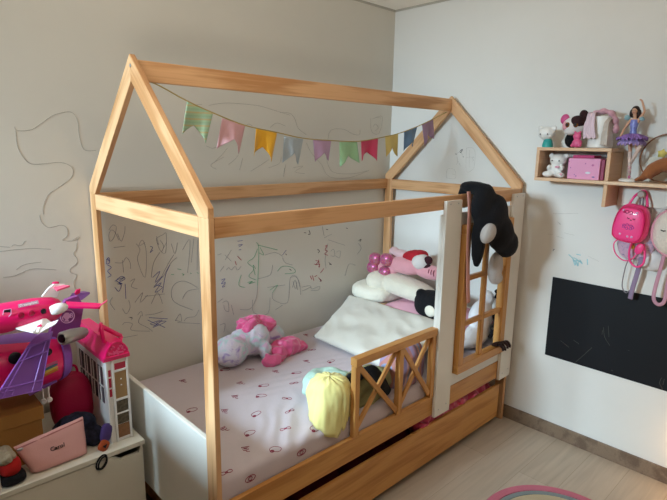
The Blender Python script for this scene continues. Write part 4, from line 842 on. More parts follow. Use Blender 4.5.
for k in range(26):
    a = rr.uniform(0.1, math.pi - 0.1); q = rr.uniform(0.1, 0.9)
    blob(bm, (xm2 + 0.036 * q * math.cos(a), HY0 - 0.007, HZ1 + 0.022 + 0.045 * q * math.sin(a)), (0.005, 0.003, 0.004), (0, rr.uniform(0, 3), 0), sub=1)
obj('gable_filigree', bm, mat('light_pink_plastic', '#f6609a', 0.35), parent=ro, smooth=True)
bm = BM(); tube(bm, smoothpath([(-2.1390, -0.4200, 0.8640), (-2.1390, -0.4000, 0.9270), (-2.1110, -0.3200, 0.9030), (-2.1110, -0.3000, 0.8600)]), 0.008, n=8); tube(bm, [(-2.1390, -0.4000, 0.9270), (-2.0680, -0.4050, 0.8700)], 0.009, n=8); tube(bm, [(-2.0680, -0.4050, 0.8700), (HX1 - 0.01, -0.405, HZ1 + 0.04)], 0.009, n=8)
obj('handle', bm, PINK, parent=dh, smooth=True, label='hot pink carry handle')
REDW = mat('raspberry_window', '#b21c3c', 0.4, var=0.05); TAN = mat('tan_door_print', '#a07d52', 0.6); DKP = mat('dark_room_print', '#5a4d3a', 0.6, var=0.5, vscale=90); BRN = mat('brown_floor_print', '#8a5f3e', 0.6, var=0.15, vscale=60)
def front(n, x0, x1, z0, z1, m_, lab=None, dy=0.0012):
    bm = BM(); box(bm, (x0, HY0 - dy, z0), (x1, HY0 + 0.001, z1)); return obj(n, bm, m_, parent=dh, label=lab)
for z0, z1 in ((0.735, 0.762), (0.690, 0.728), (0.652, 0.683)): front('window_pane', HX0 + 0.008, HX0 + 0.018, z0, z1, REDW, 'raspberry red pane')
front('window_pane', HX0 + 0.033, HX1 - 0.010, 0.757, 0.783, REDW, 'raspberry red pane')
do = front('door', HX0 + 0.031, HX1 - 0.009, 0.637, 0.748, TAN, 'tan door')
for z in (0.69, 0.715):
    bm = BM(); blob(bm, ((HX0 + HX1) / 2 + 0.012, HY0 - 0.0015, z), (0.003, 0.002, 0.003), sub=2); obj('knob', bm, HWH, parent=do, smooth=True)
front('room_panel', HX0 + 0.031, HX1 - 0.009, 0.577, 0.628, DKP, 'dark patterned panel'); front('room_panel', HX0 + 0.031, HX1 - 0.009, 0.528, 0.571, DKP, 'dark patterned panel'); front('room_panel', HX0 + 0.031, HX1 - 0.009, 0.470, 0.526, BRN, 'brown panel')
bm = BM()
for x0, x1, z0, z1 in ((HX0, HX0 + 0.006, HZ0, HZ1), (HX0 + 0.022, HX0 + 0.030, HZ0, HZ1), (HX1 - 0.008, HX1, HZ0, HZ1), (HX0 + 0.03, HX1 - 0.008, 0.748, 0.757), (HX0 + 0.03, HX1 - 0.008, 0.628, 0.637), (HX0 + 0.03, HX1 - 0.008, 0.571, 0.577)):
    box(bm, (x0, HY0 - 0.004, z0), (x1, HY0 - 0.0002, z1), 0.001)
obj('front_frame', bm, HWH, parent=dh)
for y0 in (-0.415, -0.345, -0.275, -0.205):
    for z0, z1 in ((0.69, 0.765), (0.615, 0.68)):
        bm = BM(); box(bm, (HX0 - 0.0012, y0, z0), (HX0 + 0.001, y0 + 0.05, z1)); w_ = obj('window_pane', bm, BLACKP if y0 > -0.4 else mat('smoky_window', '#3b3640', 0.3), parent=dh, label='dark side pane')
        bm = BM(); tube(bm, [(HX0 - 0.002, y0 + 0.025, z0), (HX0 - 0.002, y0 + 0.025, z1)], 0.003, n=4); obj('glazing_bar', bm, HWH, parent=w_)

# pink zip pouch with a name
def pouch():
    po = thing('zip_pouch', 'pink zip pouch with black lettering lying along the front edge of the bench', 'pouch', (-2.34, -0.46, BZ))
    PP = mat('blush_faux_leather', '#d9a19c', 0.55, bump=0.1, bscale=200, var=0.03)
    b0, b1, t0, t1 = Vector((-2.430, -0.446, BZ + 0.003)), Vector((-2.240, -0.444, BZ + 0.003)), Vector((-2.474, -0.440, 0.573)), Vector((-2.238, -0.420, 0.592))
    bm = BM(); n, m2 = 28, 16; F, K = {}, {}
    for i in range(n + 1):
        for j in range(m2 + 1):
            u, v = i / n, j / m2
            P = (b0 * (1 - u) + b1 * u) * (1 - v) + (t0 * (1 - u) + t1 * u) * v
            th = 0.027 * (1 - v) ** 0.7 * (1 - abs(2 * u - 1) ** 6) ** 0.5 + 0.0035
            if j == 0: th *= 0.55
            if j == 1: th *= 0.85
            th += 0.002 * noise.noise((u * 5, v * 4, 1))
            F[i, j] = bm.verts.new(P + Vector((0, -th, 0))); K[i, j] = bm.verts.new(P + Vector((0, th, 0)))
    for i in range(n):
        for j in range(m2):
            bm.faces.new((F[i, j], F[i + 1, j], F[i + 1, j + 1], F[i, j + 1])); bm.faces.new((K[i, j], K[i, j + 1], K[i + 1, j + 1], K[i + 1, j]))
        bm.faces.new((F[i, 0], K[i, 0], K[i + 1, 0], F[i + 1, 0])); bm.faces.new((F[i, m2], F[i + 1, m2], K[i + 1, m2], K[i, m2]))
    for j in range(m2):
        bm.faces.new((F[0, j], F[0, j + 1], K[0, j + 1], K[0, j])); bm.faces.new((F[n, j], K[n, j], K[n, j + 1], F[n, j + 1]))
    obj('body', bm, PP, parent=po, smooth=True, auto=60)
    bm = BM(); tube(bm, [t0 + Vector((0.004, -0.004, -0.008)), t1 + Vector((-0.004, -0.004, -0.008))], 0.0055, n=8, flat=0.6); zp = obj('zip', bm, mat('rose_zip', '#b5706f', 0.6), parent=po, smooth=True, label='rose pink zip')
    bm = BM(); blob(bm, t0 + Vector((0.016, -0.010, -0.010)), (0.010, 0.004, 0.005), p=3, sub=2); obj('slider', bm, STEEL, parent=zp, smooth=True)
    c = b0.lerp(b1, 0.52).lerp(t0.lerp(t1, 0.52), 0.55); c.y -= 0.0215
    M_ = plane_matrix(c, (1, 0.01, 0.03), (0, 0.18, 1))
    bm = lettering('Carol', 0.0215, M_, 0.0012); obj('lettering', bm, BLACKP, parent=po, label='black lettering')
pouch()

# other things on the bench
bm = BM(); blob(bm, (-2.222, -0.240, BZ + 0.125), (0.078, 0.062, 0.124), p=2.7, sub=4)
rb = obj('round_bag', bm, mat('crimson_bag_fabric', '#b01245', 0.6, bump=0.1, bscale=150, var=0.05), smooth=True, label='rounded crimson bag standing between the cardboard box and the toy house', cat='bag')
bm = BM(); tube(bm, ring_pts((-2.222, -0.262, BZ + 0.125), (1, 0, 0), (0, 0, 1), 0.0745, 0.119, 30), 0.003, n=5, closed=True); obj('piping', bm, MAG, parent=rb)
bm = BM(); tube(bm, smoothpath([(-2.25, -0.24, BZ + 0.243), (-2.24, -0.24, BZ + 0.275), (-2.20, -0.24, BZ + 0.275), (-2.19, -0.24, BZ + 0.243)]), 0.005, n=6); obj('handle', bm, MAG, parent=rb)
NAVY = mat('navy_print_cloth', '#1b1a2c', 0.9, bump=0.3, bscale=90, var=0.7, vscale=50)
bm = BM(); blob(bm, (-2.258, -0.375, 0.520), (0.075, 0.045, 0.063), p=2.2, sub=4, amp=0.03, freq=14, seed=6, ridge=True); blob(bm, (-2.195, -0.395, 0.487), (0.035, 0.04, 0.035), sub=4, amp=0.015, freq=16, seed=9, ridge=True)
remesh(obj('scarf', bm, NAVY, smooth=True, label='crumpled dark navy patterned scarf behind the pink zip pouch', cat='scarf'), 0.006, 0, 2)
pc = thing('coin_purse', 'small purple and orange purse leaning beside the pouch at the bench edge', 'purse', (-2.18, -0.45, BZ))
bm = BM(); blob(bm, (-2.168, -0.452, 0.512), (0.021, 0.013, 0.036), (R(-12), R(18), 0), p=3, sub=3); obj('flap', bm, mat('violet_fabric', '#47316c', 0.7), parent=pc, smooth=True, label='violet upper part')
bm = BM(); blob(bm, (-2.187, -0.472, 0.474), (0.019, 0.010, 0.021), (R(-8), R(40), 0), p=3.5, sub=3); obj('pocket', bm, mat('orange_fabric', '#a5481f', 0.7), parent=pc, smooth=True, label='orange lower part')
bm = BM(); prism(bm, [(-2.194, -0.484, 0.478), (-2.178, -0.484, 0.482), (-2.185, -0.484, 0.466)], (0, 0.006, 0)); obj('patch', bm, BLACKP, parent=pc, label='black triangular patch')
bm = BM(); hc_ = Vector((-2.2110, -0.5080, 0.4320)); tube(bm, ring_pts(hc_, (1, 0, 0.15), (0.25, 0, 1), 0.019, 0.026, 32), 0.0032, n=8, closed=True); tube(bm, ring_pts(hc_ + Vector((0.003, -0.004, -0.003)), (1, 0, 0.15), (0.25, 0, 1), 0.016, 0.023, 32), 0.003, n=8, closed=True)
obj('hair_tie', bm, mat('black_elastic', '#0b0b0d', 0.8), smooth=True, label='black elastic hair tie hanging over the bench front edge', cat='hair tie')
bt = thing('toy_boot', 'red and black plush boot with fluffy beige cuff at left end of bench', 'toy boot', (-2.49, -0.455, BZ))
bm = BM(); blob(bm, (-2.494, -0.452, 0.517), (0.034, 0.034, 0.032), p=2.6, sub=3); obj('upper', bm, mat('red_plush', '#b51a17', 0.9, bump=0.3, bscale=120), parent=bt, smooth=True, label='red upper')
bm = BM(); blob(bm, (-2.490, -0.456, 0.474), (0.040, 0.036, 0.019), p=3, sub=3); obj('sole', bm, BPL, parent=bt, smooth=True, label='black base')
bm = BM(); blob(bm, (-2.512, -0.45, 0.562), (0.038, 0.038, 0.026), p=2.2, sub=4, amp=0.016, freq=30); obj('cuff', bm, mat('beige_fleece', '#a59a86', 0.95, bump=0.5, bscale=120), parent=bt, smooth=True, label='fluffy beige cuff')
bm = BM(); box(bm, (-2.640, -0.498, BZ + 0.0005), (-2.532, -0.494, BZ + 0.105), 0.0015); obj('white_card', bm, mat('white_card_stock', '#d9d2cc', 0.7), label='white card edge standing left of the red toy boot on the bench', cat='card')

# ------------------------------------------------------------------ right wall
BOARD = mat('chalkboard_black', '#0d0f14', 0.55, var=0.15, vscale=5, spec=0.3)
bm = BM(); box(bm, (-0.003, -2.15, 0.471), (-0.0002, -1.207, 0.927)); cb = obj('chalkboard', bm, BOARD, label='wide black chalkboard panel with faint chalk strokes on the right wall', cat='chalkboard')
bm = BM()
for s in CHALK: tube(bm, smoothpath([(-0.0032, p[0] / 1000, p[1] / 1000) for p in s], 4), 0.0009, n=5)
obj('chalk_mark', bm, mat('chalk', '#55554f', 0.95), parent=cb, label='faint grey chalk strokes')

# rug
rg = thing('round_rug', 'round rug with a pink border on the floor in front of the bed', 'rug', (-0.761, -1.673, 0))
RUGC = Vector((-0.761, -1.673, 0))
def annulus(name, r0, r1, z, m_, lab=None):
    bm = BM(); n = 72; a = []
    for rr_, zz in ((r0, 0.0005), (r0, z), (r1 - 0.004, z), (r1, z * 0.5), (r1, 0.0005)):
        a.append([bm.verts.new(RUGC + Vector((rr_ * math.cos(2 * math.pi * k / n), rr_ * math.sin(2 * math.pi * k / n), zz))) for k in range(n)])
    for q in range(4):
        for k in range(n): bm.faces.new((a[q][k], a[q][(k + 1) % n], a[q + 1][(k + 1) % n], a[q + 1][k]))
    if r0 > 0.001:
        for k in range(n): bm.faces.new((a[4][k], a[4][(k + 1) % n], a[0][(k + 1) % n], a[0][k]))
    return obj(name, bm, m_, parent=rg, smooth=True, auto=40, label=lab)
annulus('border', 0.299, 0.340, 0.010, mat('rug_pink', '#d0768c', 0.95, bump=0.6, bscale=250, var=0.08), 'pink border')
annulus('band', 0.272, 0.298, 0.009, mat('rug_grey_blue', '#8e9a9c', 0.95, bump=0.6, bscale=250, var=0.1), 'grey blue band')
annulus('field', 0.0005, 0.271, 0.009, mat('rug_beige', '#cfc0a0', 0.95, bump=0.6, bscale=250, var=0.1), 'beige field')

# wall shelf
D = -0.172
sh = thing('wall_shelf', 'pale pine wall shelf with a box compartment and a hook board below', 'shelf', (0, -1.5, 1.34))
def sb(n, lo, hi, m_=SHELF, lab=None):
    """shelf board whose grain follows its longest side"""
    d = [hi[i] - lo[i] for i in range(3)]; c = [(lo[i] + hi[i]) / 2 for i in range(3)]
    ax = max(range(3), key=lambda i: d[i])
    a = Vector(c); b = Vector(c); a[ax] = lo[ax]; b[ax] = hi[ax]
    if ax == 2: return timber(n, a, b, d[1], d[0], sh, m_, up=(0, 1, 0), label=lab)
    return timber(n, a, b, d[2], d[1 if ax == 0 else 0], sh, m_, label=lab)
sb('shelf_board', (D, -1.489, 1.611), (-0.001, -1.128, 1.627))
sb('shelf_board', (D, -2.15, 1.4585), (-0.001, -1.128, 1.4745))
sb('side_board', (D, -1.145, 1.475), (-0.001, -1.1285, 1.6105)); sb('side_board', (D, -1.489, 1.475), (-0.001, -1.471, 1.6105))
sb('bracket', (D, -1.489, 1.352), (-0.001, -1.471, 1.458)); sb('hook_board', (-0.017, -2.15, 1.352), (-0.001, -1.490, 1.458), WHITE, 'white hook board')
for y in (-1.606, -1.76, -1.92):
    bm = BM(); rev(bm, (-0.0175, y, 1.412), (-0.072, y, 1.418), [(0, 0.008), (0.5, 0.008), (0.6, 0.017), (0.85, 0.018), (1, 0.012)], 20); obj('hook_knob', bm, mat('grey_beige_wood', '#b8aca0', 0.5), parent=sh, smooth=True, auto=40, label='round grey beige knob')

ZT, ZS = 1.6275, 1.475
WV = mat('white_vinyl', '#ece8e2', 0.35, var=0.01)
INKD = mat('ink_black', '#17151a', 0.5)
ROSE = mat('rose_vinyl', '#cf4f86', 0.4)
# plain white animal figurine with teal body
fg = thing('animal_figurine', 'small white animal figurine in teal clothes at the left end of shelf top', 'figurine', (-0.10, -1.15, ZT))
bm = BM(); rev(bm, (-0.10, -1.150, ZT), (-0.10, -1.150, ZT + 0.045), [(0, 0.026), (0.3, 0.027), (0.8, 0.021), (1, 0.012)], 20); obj('body', bm, mat('teal_vinyl', '#2c9c96', 0.4), parent=fg, smooth=True, auto=50, label='teal clothes')
bm = BM(); blob(bm, (-0.10, -1.140, ZT + 0.070), (0.034, 0.043, 0.034), sub=3)
for s in (-1, 1): blob(bm, (-0.098, -1.140 + s * 0.036, ZT + 0.096), (0.009, 0.015, 0.015), sub=3)
remesh(obj('head', bm, WV, parent=fg, smooth=True, label='white head'), 0.004, 0, 3)
for s in (-1, 1):
    bm = BM(); blob(bm, (-0.133, -1.140 + s * 0.019, ZT + 0.066), (0.003, 0.003, 0.004), sub=2); obj('eye', bm, INKD, parent=fg, smooth=True)
# big eyed plush, black and white with pink ear
fp = thing('plush_toy', 'small patchwork plush with one pink ear and one dark ear on shelf top', 'plush toy', (-0.09, -1.265, ZT))
bm = BM(); blob(bm, (-0.085, -1.268, ZT + 0.038), (0.032, 0.036, 0.040), sub=3); obj('body', bm, BPL, parent=fp, smooth=True, label='dark body')
bm = BM(); blob(bm, (-0.09, -1.275, ZT + 0.105), (0.050, 0.058, 0.048), (0, 0, 0), sub=4); obj('head', bm, mat('white_plush', '#e2dbd8', 0.95), parent=fp, smooth=True, label='white head')
bm = BM(); blob(bm, (-0.098, -1.295, ZT + 0.124), (0.046, 0.038, 0.032), (R(25), 0, 0), sub=3); obj('patch', bm, mat('espresso_plush', '#32191c', 0.95), parent=fp, smooth=True, label='dark patch')
bm = BM(); blob(bm, (-0.102, -1.245, ZT + 0.105), (0.040, 0.022, 0.028), sub=3); obj('patch', bm, mat('pink_plush', '#e08a9c', 0.95), parent=fp, smooth=True, label='pink patch')
bm = BM(); blob(bm, (-0.09, -1.223, ZT + 0.140), (0.014, 0.022, 0.026), (R(15), 0, 0), sub=3); obj('ear', bm, ROSE, parent=fp, smooth=True, label='pink ear')
bm = BM(); blob(bm, (-0.09, -1.315, ZT + 0.157), (0.014, 0.022, 0.027), (R(-20), 0, 0), sub=3); obj('ear', bm, MATS['espresso_plush'], parent=fp, smooth=True, label='dark ear')
for y in (-1.258, -1.298):
    bm = BM(); blob(bm, (-0.137, y, ZT + 0.110), (0.006, 0.012, 0.013), sub=3); ey = obj('eye', bm, mat('amber_eye', '#7a4a1c', 0.15), parent=fp, smooth=True)
    bm = BM(); blob(bm, (-0.142, y, ZT + 0.110), (0.003, 0.007, 0.008), sub=2); obj('pupil', bm, INKD, parent=ey, smooth=True)
bm = BM(); blob(bm, (-0.118, -1.27, ZT + 0.080), (0.028, 0.032, 0.020), sub=3); obj('muzzle', bm, MATS['white_plush'], parent=fp, smooth=True, label='white muzzle')
pf = thing('animal_figurine', 'small pink sitting animal figurine in front of the patchwork plush', 'figurine', (-0.145, -1.31, ZT))
bm = BM(); blob(bm, (-0.148, -1.318, ZT + 0.022), (0.018, 0.024, 0.022), sub=3); blob(bm, (-0.148, -1.316, ZT + 0.055), (0.016, 0.020, 0.019), sub=3)
for s in (-1, 1): blob(bm, (-0.148, -1.316 + s * 0.012, ZT + 0.074), (0.005, 0.006, 0.007), sub=2); blob(bm, (-0.158, -1.318 + s * 0.018, ZT + 0.010), (0.010, 0.008, 0.009), sub=2)
remesh(obj('body', bm, mat('rose_pink_vinyl', '#df5e8c', 0.4), parent=pf, smooth=True), 0.003, 0, 2)
# white pot with cloths
pt = thing('white_pot', 'round white pot on the shelf top with cloths hanging over it', 'pot', (-0.09, -1.41, ZT))
bm = BM(); rev(bm, (-0.092, -1.405, ZT + 0.0005), (-0.092, -1.405, ZT + 0.150), [(0, 0.052), (0.03, 0.056), (0.28, 0.056), (0.33, 0.051), (0.98, 0.047), (1, 0.044), (0.98, 0.042), (0.1, 0.045)], 36); obj('body', bm, WV, parent=pt, smooth=True, auto=40)
def drape(name, path, width, m_, lab, seed=0, amp=0.010, cat='cloth'):
    """strip of cloth folded across its width, following a path; width runs along Y"""
    P = smoothpath(path, 6); bm = BM(); n = 16; g_ = {}
    for i, p in enumerate(P):
        t = i / (len(P) - 1); w_ = width[0] * (1 - t) + width[1] * t
        for j in range(n + 1):
            q = j / n - 0.5
            off = amp * math.sin(q * 16 + seed + 2 * t) + 0.5 * amp * noise.noise((q * 6, t * 4, seed))
            g_[i, j] = bm.verts.new(p + Vector((-abs(off), q * w_, 0.35 * off)))
    for i in range(len(P) - 1):
        for j in range(n): bm.faces.new((g_[i, j], g_[i + 1, j], g_[i + 1, j + 1], g_[i, j + 1]))
    o_ = obj(name, bm, m_, smooth=True, label=lab, cat=cat)
    md_ = o_.modifiers.new('thick', 'SOLIDIFY'); md_.thickness = 0.003; md_.offset = -1
    return o_
PCL = mat('lilac_pink_cloth', '#e3c9d2', 0.85, bump=0.15, bscale=50, sheen=0.3)
drape('doll_cloth', [(-0.09, -1.385, ZT + 0.158), (-0.135, -1.372, ZT + 0.165), (-0.150, -1.372, ZT + 0.13), (-0.160, -1.376, ZT + 0.085), (-0.163, -1.384, ZT + 0.045)], (0.030, 0.056), PCL, 'pale lilac pink cloth hanging over the left side of the white pot', 1)
bm = BM(); tube(bm, smoothpath([(-0.075, -1.355, ZT + 0.160), (-0.11, -1.405, ZT + 0.172), (-0.11, -1.450, ZT + 0.160), (-0.10, -1.470, ZT + 0.115), (-0.10, -1.472, ZT + 0.07)], 8), [0.014 + 0.008 * math.sin(i * 0.5) ** 2 for i in range(33)], n=12, flat=0.7)
obj('doll_cloth', bm, mat('dusty_rose_cloth', '#cf9aa6', 0.85, bump=0.3, bscale=50, sheen=0.3), smooth=True, label='dusty rose twisted cloth over the top rim of the white pot', cat='cloth')
drape('doll_cloth', [(-0.10, -1.448, ZT + 0.145), (-0.150, -1.447, ZT + 0.120), (-0.158, -1.448, ZT + 0.06), (-0.158, -1.450, ZT + 0.012)], (0.018, 0.030), mat('beige_net_cloth', '#d2c4b8', 0.85, bump=0.4, bscale=80), 'beige net cloth hanging down the right side of the white pot', 4)
# white seated animal in the compartment
sf = thing('animal_figurine', 'white sitting animal figurine inside the shelf compartment beside the pink box', 'figurine', (-0.11, -1.21, ZS))
bm = BM(); blob(bm, (-0.105, -1.215, ZS + 0.040), (0.030, 0.034, 0.038), sub=3); blob(bm, (-0.13, -1.180, ZS + 0.017), (0.022, 0.030, 0.0165), sub=3); blob(bm, (-0.135, -1.248, ZS + 0.014), (0.02, 0.022, 0.0135), sub=3)
blob(bm, (-0.105, -1.217, ZS + 0.088), (0.034, 0.042, 0.033), sub=3)
for s in (-1, 1): blob(bm, (-0.103, -1.217 + s * 0.037, ZS + 0.110), (0.009, 0.015, 0.014), sub=3); blob(bm, (-0.13, -1.217 + s * 0.033, ZS + 0.05), (0.016, 0.012, 0.016), sub=2)
remesh(obj('body', bm, WV, parent=sf, smooth=True), 0.004, 0, 3)
for s in (-1, 1):
    bm = BM(); blob(bm, (-0.139, -1.217 + s * 0.018, ZS + 0.086), (0.003, 0.003, 0.004), sub=2); obj('eye', bm, INKD, parent=sf, smooth=True)
bm = BM(); blob(bm, (-0.138, -1.228, ZS + 0.055), (0.006, 0.013, 0.007), sub=2); blob(bm, (-0.150, -1.255, ZS + 0.018), (0.004, 0.008, 0.007), sub=2); obj('trim', bm, mat('pale_rose_vinyl', '#e2a5b4', 0.4), parent=sf, smooth=True, label='pale rose details')
# pink box and thin magenta box
px_ = thing('gift_box', 'pink cardboard box with small stickers in the shelf compartment', 'box', (-0.1, -1.35, ZS))
LPK = mat('candy_pink_card', '#e79cc0', 0.5, var=0.02)
bm = BM(); box(bm, (-0.150, -1.438, ZS + 0.0005), (-0.035, -1.287, ZS + 0.102), 0.002); obj('body', bm, LPK, parent=px_)
for y, z, a, b, h in ((-1.385, 1.508, 0.013, 0.006, '#e8e4ee'), (-1.412, 1.489, 0.007, 0.003, '#4f5fa0'), (-1.29, 1.56, 0.004, 0.003, '#b25a9a'), (-1.30, 1.53, 0.003, 0.003, '#a2509a'), (-1.33, 1.49, 0.003, 0.003, '#7a3f8a'), (-1.405, 1.545, 0.006, 0.005, '#c46a9e'), (-1.37, 1.552, 0.003, 0.003, '#b25a9a'), (-1.322, 1.497, 0.003, 0.002, '#8a4f9a')):
    bm = BM(); blob(bm, (-0.150, y, z), (0.0012, a, b), sub=2); obj('sticker', bm, mat('sticker_' + h[1:], h, 0.5), parent=px_, smooth=True)
bm = BM(); box(bm, (-0.135, -1.402, ZS + 0.103), (-0.04, -1.300, ZS + 0.117), 0.002); obj('thin_box', bm, mat('magenta_card', '#bf2a6c', 0.5), label='thin magenta box lying on top of the pink box', cat='box')
bm = BM(); box(bm, (-0.140, -1.455, ZS + 0.0005), (-0.045, -1.4395, ZS + 0.098), 0.002); obj('slab', bm, mat('wine_card', '#9c3f5e', 0.5), label='wine red notebook standing at the right of the pink box', cat='slab')  # stands in for the darker right side of the pink box

# ballerina doll
dl = thing('ballerina_doll', 'dark haired toy ballerina with purple tutu and raised arm on a round white stand', 'doll', (-0.1, -1.553, ZS))
SKIN = mat('doll_skin', '#d3a184', 0.45, var=0.02); TIGHT = mat('pale_tights', '#dcc3b8', 0.5, var=0.02)
bm = BM(); rev(bm, (-0.10, -1.553, ZS + 0.0005), (-0.10, -1.553, ZS + 0.014), [(0, 0.040), (0.5, 0.041), (0.8, 0.036), (1, 0.03)], 36); obj('stand', bm, WV, parent=dl, smooth=True, auto=40, label='round white stand')
J = {'pel': (-0.10, -1.549, 1.680), 'waist': (-0.10, -1.548, 1.712), 'chest': (-0.10, -1.548, 1.745), 'neck': (-0.10, -1.548, 1.765), 'head': (-0.103, -1.546, 1.790),
     'shL': (-0.10, -1.530, 1.755), 'elL': (-0.12, -1.514, 1.715), 'haL': (-0.14, -1.508, 1.678), 'shR': (-0.10, -1.566, 1.757), 'elR': (-0.10, -1.585, 1.795), 'haR': (-0.105, -1.570, 1.842), 'tipR': (-0.11, -1.560, 1.848),
     'hpL': (-0.10, -1.541, 1.668), 'knL': (-0.10, -1.548, 1.585), 'anL': (-0.10, -1.555, 1.505), 'toL': (-0.103, -1.556, 1.4895),
     'hpR': (-0.10, -1.558, 1.668), 'knR': (-0.125, -1.585, 1.620), 'anR': (-0.105, -1.557, 1.560)}
RAD = {'pel': 0.013, 'waist': 0.0105, 'chest': 0.0145, 'neck': 0.006, 'head': 0.011, 'shL': 0.0075, 'elL': 0.0055, 'haL': 0.0045, 'shR': 0.0075, 'elR': 0.0055, 'haR': 0.0045, 'tipR': 0.003, 'hpL': 0.010, 'knL': 0.0075, 'anL': 0.005, 'toL': 0.004, 'hpR': 0.010, 'knR': 0.0075, 'anR': 0.005}
ED = [('pel', 'waist'), ('waist', 'chest'), ('chest', 'neck'), ('neck', 'head'), ('chest', 'shL'), ('shL', 'elL'), ('elL', 'haL'), ('chest', 'shR'), ('shR', 'elR'), ('elR', 'haR'), ('haR', 'tipR'), ('pel', 'hpL'), ('hpL', 'knL'), ('knL', 'anL'), ('anL', 'toL'), ('pel', 'hpR'), ('hpR', 'knR'), ('knR', 'anR')]
ks = list(J); o0 = WL[dl]
me = bpy.data.meshes.new('body'); me.from_pydata([Vector(J[k]) - o0 for k in ks], [(ks.index(a), ks.index(b)) for a, b in ED], [])
me.materials.append(SKIN); bo = bpy.data.objects.new('body', me); COL.objects.link(bo); bo.parent = dl; WL[bo] = o0
sk = bo.modifiers.new('skin', 'SKIN'); sk.use_smooth_shade = True
for i, k in enumerate(ks):
    me.skin_vertices[0].data[i].radius = (RAD[k], RAD[k]); me.skin_vertices[0].data[i].use_root = (k == 'pel')
ss = bo.modifiers.new('sub', 'SUBSURF'); ss.levels = ss.render_levels = 2
bm = BM(); blob(bm, (-0.108, -1.546, 1.797), (0.0125, 0.0115, 0.0150), sub=3); blob(bm, (-0.121, -1.546, 1.794), (0.003, 0.002, 0.0035), sub=2); obj('head', bm, SKIN, parent=dl, smooth=True)
for s in (-1, 1):
    bm = BM(); blob(bm, (-0.1195, -1.546 + s * 0.0045, 1.799), (0.0012, 0.002, 0.0013), sub=2); obj('eye', bm, INKD, parent=dl, smooth=True)
bm = BM(); blob(bm, (-0.1195, -1.546, 1.7885), (0.0015, 0.003, 0.001), sub=2); obj('mouth', bm, ROSE, parent=dl, smooth=True)
HAIR = mat('dark_brown_hair', '#24140f', 0.5, var=0.2, vscale=80)
bm = BM(); blob(bm, (-0.099, -1.547, 1.806), (0.0175, 0.0165, 0.0145), sub=3)
for s, zz in ((-1, 1.785), (1, 1.787)): blob(bm, (-0.098, -1.547 + s * 0.016, zz), (0.012, 0.009, 0.020), sub=3)
blob(bm, (-0.088, -1.547, 1.785), (0.012, 0.018, 0.026), sub=3)
remesh(obj('hair', bm, HAIR, parent=dl, smooth=True), 0.003, 0, 2)
BOD = mat('blue_lilac_satin', '#7f86c9', 0.3, var=0.25, vscale=120)
bm = BM(); rev(bm, (-0.10, -1.549, 1.682), (-0.10, -1.548, 1.758), [(0, 0.0175), (0.4, 0.0130), (0.8, 0.0185), (1, 0.015)], 20); obj('bodice', bm, BOD, parent=dl, smooth=True, auto=60)
bm = BM(); blob(bm, (-0.10, -1.516, 1.768), (0.012, 0.013, 0.012), sub=3, amp=0.005, freq=80); obj('sleeve', bm, mat('teal_tulle', '#8fb0b8', 0.8), parent=dl, smooth=True, label='teal puff sleeve')
bm = BM(); blob(bm, (-0.10, -1.577, 1.762), (0.011, 0.012, 0.010), sub=3, amp=0.005, freq=80); obj('sleeve', bm, MATS['teal_tulle'], parent=dl, smooth=True, label='teal puff sleeve')
def tutu(r, z0, drop, m_, seed, lab):
    bm = BM(); n = 72; rows = 7; g_ = []
    for j in range(rows):
        t = j / (rows - 1); rr_ = 0.014 + (r - 0.014) * t
        g_.append([bm.verts.new((-0.10 + rr_ * math.cos(2 * math.pi * k / n) * (1 + 0.06 * t * math.sin(k * 2.1 + seed)), -1.547 + rr_ * math.sin(2 * math.pi * k / n), z0 - drop * t ** 1.4 + 0.006 * t * math.sin(k * 1.9 + seed) + 0.003 * t * math.sin(k * 0.7))) for k in range(n)])
    for j in range(rows - 1):
        for k in range(n): bm.faces.new((g_[j][k], g_[j][(k + 1) % n], g_[j + 1][(k + 1) % n], g_[j + 1][k]))
    o_ = obj('tutu', bm, m_, parent=dl, smooth=True, label=lab); md_ = o_.modifiers.new('thick', 'SOLIDIFY'); md_.thickness = 0.001
tutu(0.066, 1.696, 0.026, mat('violet_tulle', '#8e6bb0', 0.8, var=0.2, vscale=60), 0, 'violet upper tutu layer'); tutu(0.060, 1.690, 0.044, mat('lilac_tulle', '#a58cc0', 0.8, var=0.2, vscale=60), 2, 'lilac lower tutu layer')
for a, b in (('knL', 'anL'), ('knR', 'anR')):
    bm = BM(); A3, B3 = Vector(J[a]), Vector(J[b]); tube(bm, [A3.lerp(B3, -0.35), A3, A3.lerp(B3, 0.5), B3], [0.0098, 0.0088, 0.0080, 0.0058], n=12); obj('tights', bm, TIGHT, parent=dl, smooth=True)
bm = BM()
for k in range(4): tube(bm, ring_pts(Vector(J['knL']).lerp(Vector(J['anL']), 0.5 + 0.13 * k), (1, 0, 0.25 * (-1) ** k), (0, 1, 0.3 * (-1) ** k), 0.0078 - 0.0006 * k, 0.0078 - 0.0006 * k, 14), 0.0012, n=5, closed=True)
blob(bm, (-0.102, -1.556, 1.496), (0.008, 0.0065, 0.0085), sub=2); obj('shoe', bm, mat('pink_ballet_shoe', '#cc6f92', 0.5), parent=dl, smooth=True, label='pink ballet shoe with crossed laces')

